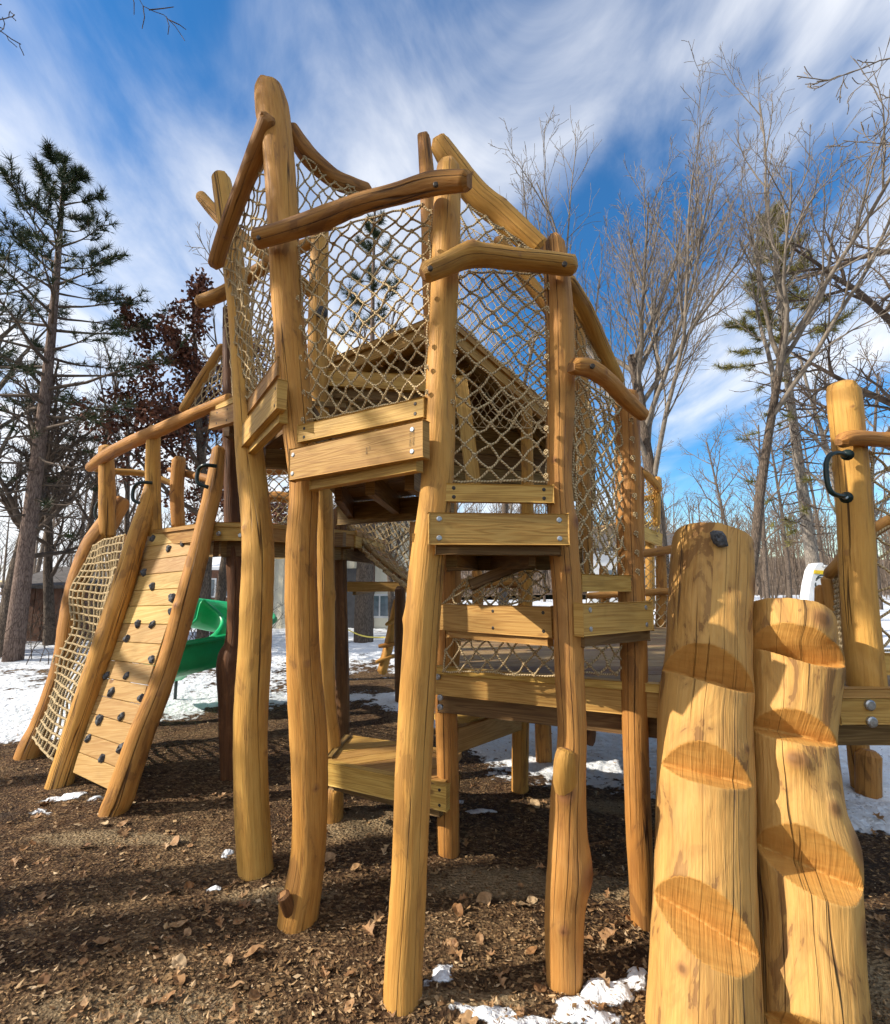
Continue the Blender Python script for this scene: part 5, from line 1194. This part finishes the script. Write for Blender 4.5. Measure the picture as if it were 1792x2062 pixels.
def tuft(b, rs, p, d, ln, nb, wd):
    a = d.orthogonal().normalized(); c = d.cross(a)
    for i in range(nb):
        q = rs.uniform(0, 6.283); sp_ = rs.uniform(0.2, 1.55)
        v = (d * math.cos(sp_) + (a * math.cos(q) + c * math.sin(q)) * math.sin(sp_)).normalized()
        s_ = v.orthogonal().normalized(); s_ = rot_about(s_, v, rs.uniform(0, 3.14)) * wd
        L_ = ln * rs.uniform(0.7, 1.15); o_ = p - d * rs.uniform(0, ln * 0.5)
        b.face([o_ - s_ * 0.5, o_ + s_ * 0.5, o_ + v * L_])
def pine(name, label, base, top, r0, crown0, maxlen, seed, lean_=(0, 0), dens=1.0, nmat='pine_needles', tuftlen=0.22, bare0=0.15, profile=None, ntuft=2):
    t = thing(name, label, 'pine tree', tuple(base)); rs = random.Random(seed)
    tb, cb, nb = Buf(), Buf(), Buf(); hgt = top; n = 16; pts = []; rad = []
    for i in range(n + 1):
        f = i / n; pts.append(Vector(base) + Vector((lean_[0] * f * hgt + 0.06 * math.sin(f * 5 + seed), lean_[1] * f * hgt, f * hgt - 0.1))); rad.append(r0 * (1 - 0.88 * f) + 0.01)
    tb.tube(pts, rad, 12, True)
    nbr = int(70 * dens)
    for k in range(nbr):
        f = bare0 + (0.985 - bare0) * (k + rs.random()) / nbr; q = pts[min(int(f * n), n - 1)].lerp(pts[min(int(f * n) + 1, n)], f * n % 1)
        az = k * 2.399 + rs.uniform(-0.4, 0.4); live = f > crown0 + rs.uniform(-0.08, 0.05)
        pf = profile(f) if profile else min(1.0, (1 - f) * 1.9 + 0.12) * (0.55 + 0.45 * min(1, (f - bare0) / 0.3 + 0.4))
        ln = maxlen * pf * rs.uniform(0.65, 1.15) * (1 if live else 0.75)
        d = Vector((math.cos(az), math.sin(az), -0.12 + 0.9 * max(0, f - crown0) / (1 - crown0) if live else -0.18 + rs.uniform(-0.15, 0.2))).normalized()
        p = q.copy(); bp_ = [p.copy()]; ns = 6
        for i in range(ns):
            d = (d + Vector((rs.gauss(0, 0.10), rs.gauss(0, 0.10), rs.gauss(0.05 if live else 0.02, 0.07)))).normalized(); p = p + d * ln / ns; bp_.append(p.copy())
            if i >= (2 if live else 1):
                for s_ in range((2 if rs.random() < 0.75 else 1) if live else (1 if rs.random() < 0.7 else 0)):
                    sd_ = rot_about(d, Vector((0, 0, 1)), rs.choice((-1, 1)) * rs.uniform(0.5, 1.1)); sd_.z += rs.uniform(-0.05, 0.3); sd_.normalize()
                    sl = ln * 0.32 * rs.uniform(0.5, 1.2); e = p + sd_ * sl
                    cb.tube([p, p + sd_ * sl * 0.5 + Vector((0, 0, -0.02)), e], [0.012, 0.009, 0.006], 3, False)
                    if live or rs.random() < 0.22:
                        for z_ in range(ntuft):
                            q2 = p.lerp(e, 1.0 - 0.3 * z_); tuft(nb, rs, q2, (sd_ + Vector((rs.uniform(-0.4, 0.4), rs.uniform(-0.4, 0.4), rs.uniform(0, 0.6)))).normalized(), tuftlen, 22, 0.016)
            if live and i >= 3: tuft(nb, rs, p, (d + Vector((0, 0, 0.3))).normalized(), tuftlen, 26, 0.016)
        cb.tube(bp_, [max(0.007, 0.03 * (1 - i / ns) * (0.5 + ln / maxlen)) for i in range(ns + 1)], 4, False)
    tuft(nb, rs, pts[-1], Vector((0, 0, 1)), tuftlen * 1.2, 40, 0.016)
    mesh_obj('trunk', tb.mesh('trunk'), 'bark_pale' if 'olive' in nmat else 'bark_pine', t); mesh_obj('branches', cb.mesh('branches'), 'twig', t); mesh_obj('crown', nb.mesh('crown', False), nmat, t)
    return t
pine('pine_tree', 'tall dark green pine left of the tower, leaning slightly', gpt(50, 10.5), 11.6, 0.17, 0.46, 2.5, 5, (-0.012, 0), 1.05, tuftlen=0.23, bare0=0.24)
pine('pine_tree', 'pine cut off by the left edge, only branch tips in view', gpt(-190, 11.5), 12.8, 0.2, 0.5, 2.8, 6, (0, 0), 0.9)
pine('pine_tree', 'slim pine seen through the rope net between the two front posts', gpt(742, 17), 16.2, 0.17, 0.5, 1.7, 7, (0.0, 0), 0.75, tuftlen=0.3)
pine('pine_tree', 'olive green pine with bare pale trunk behind the gate post', gpt(1640, 14.5), 13.4, 0.19, 0.62, 2.1, 8, (-0.018, 0), 1.25, 'pine_needles_olive', tuftlen=0.26, bare0=0.2, ntuft=3)
# oak that keeps its brown leaves
def leafy(label, base, hgt, r0, seed, crown_r, n):
    t = thing('leafy_oak', label, 'tree', tuple(base)); rs = random.Random(seed); tb, cb, lb = Buf(), Buf(), Buf()
    cfg = dict(OAK, kids=[14, 7, 5], seg=[8, 6, 5, 3], ang=[0.8, 0.7, 0.7], len=[0.42, 0.5, 0.5])
    grow(cb, rs, Vector(base), Vector((0, 0, 1)), hgt, r0, 0, cfg, tb)
    vv = [v for v in cb.v if v.z > base[2] + 1.2]
    for i in range(n):
        p = rs.choice(vv) + Vector((rs.gauss(0, 0.10), rs.gauss(0, 0.10), rs.gauss(-0.04, 0.1)))
        u_ = Vector((rs.gauss(0, 1), rs.gauss(0, 1), rs.gauss(-0.4, 0.8))).normalized(); s_ = u_.orthogonal().normalized(); s_ = rot_about(s_, u_, rs.uniform(0, 3.14)); L_ = rs.uniform(0.09, 0.15)
        lb.face([p, p + u_ * L_ * 0.5 + s_ * L_ * 0.3, p + u_ * L_, p + u_ * L_ * 0.5 - s_ * L_ * 0.3])
    mesh_obj('trunk', tb.mesh('trunk'), 'bark', t); mesh_obj('branches', cb.mesh('branches'), 'twig', t); mesh_obj('crown', lb.mesh('crown', False), 'oak_leaves', t)
leafy('oak still holding its dark red-brown leaves behind the platform railing', gpt(415, 12.5), 7.6, 0.15, 15, 2, 15000)

# middle-distance bare trees, individually placed copies
protos = []
for k in range(4):
    rs = random.Random(200 + k); tb, cb = Buf(), Buf(); grow(cb, rs, Vector((0, 0, -0.2)), Vector((0, 0, 1)), 11.0, 0.13, 0, FARB, tb); protos.append((tb.mesh('trunk'), cb.mesh('crown')))
rs = random.Random(77)
spots = [(-26, 24), (-22, 30), (-18, 22), (-16, 33), (-13, 27), (-10, 36), (-7.5, 30), (-4.5, 38), (0.5, 36), (4, 33), (7.5, 38), (10.5, 27), (13.5, 34), (16, 25), (18, 31), (21, 38), (24, 28), (27, 36), (31, 31), (15, 40), (12, 44), (19.5, 44), (9, 46), (-20, 40), (-29, 34), (22.5, 33), (25.5, 42)]
ORD = 'first second third fourth fifth sixth seventh eighth ninth tenth eleventh twelfth thirteenth fourteenth fifteenth sixteenth seventeenth eighteenth'.split()
rank = {}
for sgn in (True, False):
    for k, i in enumerate(sorted([i for i, q in enumerate(spots) if (q[0] > 0) == sgn], key=lambda i: spots[i][0] / spots[i][1])): rank[i] = k
for i, (x, y) in enumerate(spots):
    t = thing('forest_tree', '%s slender bare forest tree from the left, in the wood %s of the tower' % (ORD[rank[i]], 'right' if x > 0 else 'left'), 'tree', (x, y, gz(x, y)), 'bare forest trees at the edge of the clearing on the right' if x > 0 else 'bare forest trees at the edge of the clearing on the left')
    s_ = rs.uniform(0.8, 1.25); t.rotation_euler = (0, 0, rs.uniform(0, 6.28)); t.scale = (s_, s_, s_)
    for nm, me, mt in (('trunk', protos[i % 4][0], 'bark'), ('crown', protos[i % 4][1], 'twig_far')):
        o = mesh_obj(nm, me, mt, None); o.parent = t
# the far wood on the rise, one grey-brown mass
wb = Buf(); rs = random.Random(5)
for i in range(520):
    x = rs.uniform(-75, 120); y = 45 + 55 * rs.random() ** 1.4; z = hill_z(x, y); h_ = rs.uniform(7, 12)
    p = Vector((x, y, z)); d = Vector((rs.gauss(0, 0.04), 0, 1)); wb.tube([p, p + d * h_ * 0.5, p + d * h_], [0.14, 0.09, 0.03], 4, False)
    for k in range(16):
        f = rs.uniform(0.25, 0.98); q = p + d * h_ * f; a = rs.uniform(0, 6.28); L_ = h_ * 0.28 * (1.15 - f) + 0.6; e = q + Vector((math.cos(a) * L_ * 0.7, math.sin(a) * L_ * 0.7, L_))
        wb.tube([q, e], [0.04, 0.014], 3, False)
        for j in range(3):
            m0 = q.lerp(e, 0.3 + 0.2 * j); wb.tube([m0, m0 + Vector((rs.gauss(0, 0.5), rs.gauss(0, 0.5), rs.uniform(0.4, 1.2)))], [0.018, 0.010], 3, False)
for i in range(1500):
    y = 43 + 45 * rs.random() ** 1.5; x = rs.uniform(-0.4, 0.95) * y; p = Vector((x, y, hill_z(x, y) - 0.1)); h_ = rs.uniform(1.2, 6.5); d = Vector((rs.gauss(0, 0.10), rs.gauss(0, 0.10), 1)); e = p + d * h_
    wb.tube([p, e], [0.012 * h_ + 0.012, 0.012], 3, False)
    for k in range(5):
        q = p.lerp(e, rs.uniform(0.25, 0.95)); wb.tube([q, q + Vector((rs.gauss(0, 0.22), rs.gauss(0, 0.22), rs.uniform(0.1, 0.5))) * h_ * 0.5], [0.02, 0.009], 3, False)
o = kind(mesh_obj('far_forest', wb.mesh('far_forest'), 'twig_far'), 'stuff'); tag(o, 'grey-brown leafless wood covering the far rise', 'forest')
# brush and fallen twigs at the edge of the left wood
ub = Buf(); rs = random.Random(9)
for i in range(420):
    x = rs.uniform(-17, -5.2); y = rs.uniform(9.5, 15); p = Vector((x, y, 0)); d = Vector((rs.gauss(0, 0.5), rs.gauss(0, 0.5), 1)).normalized(); L_ = rs.uniform(0.4, 2.2)
    m1 = p + d * L_ * 0.5; e = m1 + (d + Vector((rs.gauss(0, 0.3), rs.gauss(0, 0.3), -0.2))) * L_ * 0.5; ub.tube([p, m1, e], [0.011, 0.008, 0.004], 3, False)
    for k in range(4):
        q = p.lerp(e, rs.uniform(0.3, 0.9)); ub.tube([q, q + Vector((rs.gauss(0, 0.25), rs.gauss(0, 0.25), rs.uniform(0, 0.5)))], [0.006, 0.003], 3, False)
o = kind(mesh_obj('undergrowth', ub.mesh('undergrowth'), 'twig'), 'stuff'); tag(o, 'tangled leafless brush at the edge of the left wood', 'undergrowth')

# ==================================================================== LEAVES AND LITTER
def leaf_mesh(seed, lobes):
    rs = random.Random(seed); b = Buf(); n = 15; out_ = []
    half = []
    for i in range(n + 1):
        t = i / n; wv = math.sin(math.pi * min(1, t * 1.05)) ** 0.7 * 0.34
        wv *= (0.62 + 0.38 * math.cos(t * math.pi * 2 * lobes)) if lobes else 1
        half.append((t, max(0.006, wv)))
    cu, cv, ph = rs.uniform(0.3, 1.1), rs.uniform(-0.6, 1.0), rs.uniform(0, 6)
    f3 = lambda t, y: Vector((t - 0.5, y, 0.10 * cu * math.sin(t * 4 + ph) * (0.5 + t) + abs(y) * cv * 0.7 + 0.05 * math.sin(y * 14 + t * 9)))
    for i in range(n):
        (t0, w0), (t1, w1) = half[i], half[i + 1]
        for s_ in (1, -1):
            q = [f3(t0, 0), f3(t1, 0), f3(t1, s_ * w1), f3(t0, s_ * w0)]
            b.face(q if s_ < 0 else q[::-1])
    b.tube([f3(0, 0), f3(0, 0) + Vector((-0.22, 0.02, -0.03))], 0.012, 3, False)
    me = b.mesh('leaf'); return me
LM = [leaf_mesh(s_, l) for s_, l in ((1, 3), (2, 3), (3, 0), (4, 4), (5, 0), (6, 3))]
rs = random.Random(12)
LANDM = [(Vector((-0.16, 2.25)), 'the foot of the front post'), (Vector((-0.73, 2.72)), 'the curved post with a dark stub'), (Vector((-1.09, 3.12)), 'the smooth pale left post'), (Vector((0.5, 2.33)), 'the post with a branch stub'), (Vector((0.97, 2.7)), 'the post beside the step logs'), (Vector((0.0, 3.3)), 'the low landing'), (Vector((-2.4, 3.9)), 'the climbing wall foot'), (Vector((-3.4, 4.6)), 'the climbing net foot'), (Vector((2.2, 3.2)), 'the deck edge on the right'), (Vector((-1.6, 2.2)), 'the lower left corner'), (Vector((-2.0, 3.0)), 'the left edge')]
cnt = 0
while cnt < 300:
    vx, vy = rs.uniform(-20, 1800), 1500 + 560 * (rs.random() ** 0.75)
    if vx > 1250 and vy > 1900 and vx < 1780: continue
    g = GR(vx, vy)
    if g.y > 5.2: continue
    z = gz(g.x, g.y); s_ = rs.uniform(0.035, 0.075) if rs.random() < 0.8 else rs.uniform(0.075, 0.115)
    o = mesh_obj('fallen_leaf', LM[cnt % len(LM)], 'dry_leaf'); o.location = (g.x, g.y, z + 0.012)
    o.rotation_euler = (rs.gauss(0, 0.35), rs.gauss(0, 0.35), rs.uniform(0, 6.28)); o.scale = (s_, s_, s_)
    sz_ = 'small' if s_ < 0.05 else ('middle-sized' if s_ < 0.08 else 'large'); near_ = min(LANDM, key=lambda a: (a[0] - Vector((g.x, g.y))).length)[1]
    tag(o, '%s %s dry leaf on the mulch nearest %s' % (sz_, 'smooth-edged' if cnt % 6 in (2, 4) else 'lobed', near_), 'leaf', 'dry leaves scattered on the mulch'); cnt += 1
lb = Buf(); rs = random.Random(13); pts = []
for i in range(42000):
    if i % 3: vx, vy = rs.uniform(-60, 1850), 1480 + 640 * rs.random(); g = GR(vx, vy); x, y = g.x, g.y
    else: y = 1.6 + 5.4 * rs.random() ** 0.8; x = rs.uniform(-1.1, 1.1) * y
    pts.append((x, y))
ax_ = np.array([p[0] for p in pts]); ay_ = np.array([p[1] for p in pts]); az_ = ground_h(ax_, ay_); sn_ = snow_fac(ax_, ay_); dens_ = fbm(ax_, ay_, 1.3, 3, 21)
for (x, y), z, s_, dn_ in zip(pts, az_, sn_, dens_):
    if s_ > 0.4 and rs.random() < 0.85: continue
    if dn_ < -0.15 and rs.random() < 0.6: continue
    L_ = rs.uniform(0.003, 0.010) if rs.random() < 0.80 else rs.uniform(0.010, 0.020); a = rs.uniform(0, 6.28)
    u_ = Vector((math.cos(a), math.sin(a), rs.gauss(0, 0.16))) * L_; v_ = Vector((-math.sin(a), math.cos(a), rs.gauss(0, 0.22))) * L_ * (rs.uniform(0.25, 0.7) if rs.random() < 0.6 else rs.uniform(0.08, 0.22)); c_ = Vector((x, y, float(z) + 0.004 + L_ * 0.2)); k_ = Vector((0, 0, L_ * rs.uniform(0, 0.5)))
    lb.face([c_ - u_ + k_, c_ - u_ * 0.1 - v_, c_ + u_ + k_ * 0.6, c_ + u_ * 0.2 + v_])
o = kind(mesh_obj('leaf_litter', lb.mesh('leaf_litter', False), 'leaf_litter'), 'stuff'); tag(o, 'crumbled leaf and bark litter over the dirt', 'leaf litter')

for o in bpy.data.objects:
    if '_wl' in o.keys(): del o['_wl']
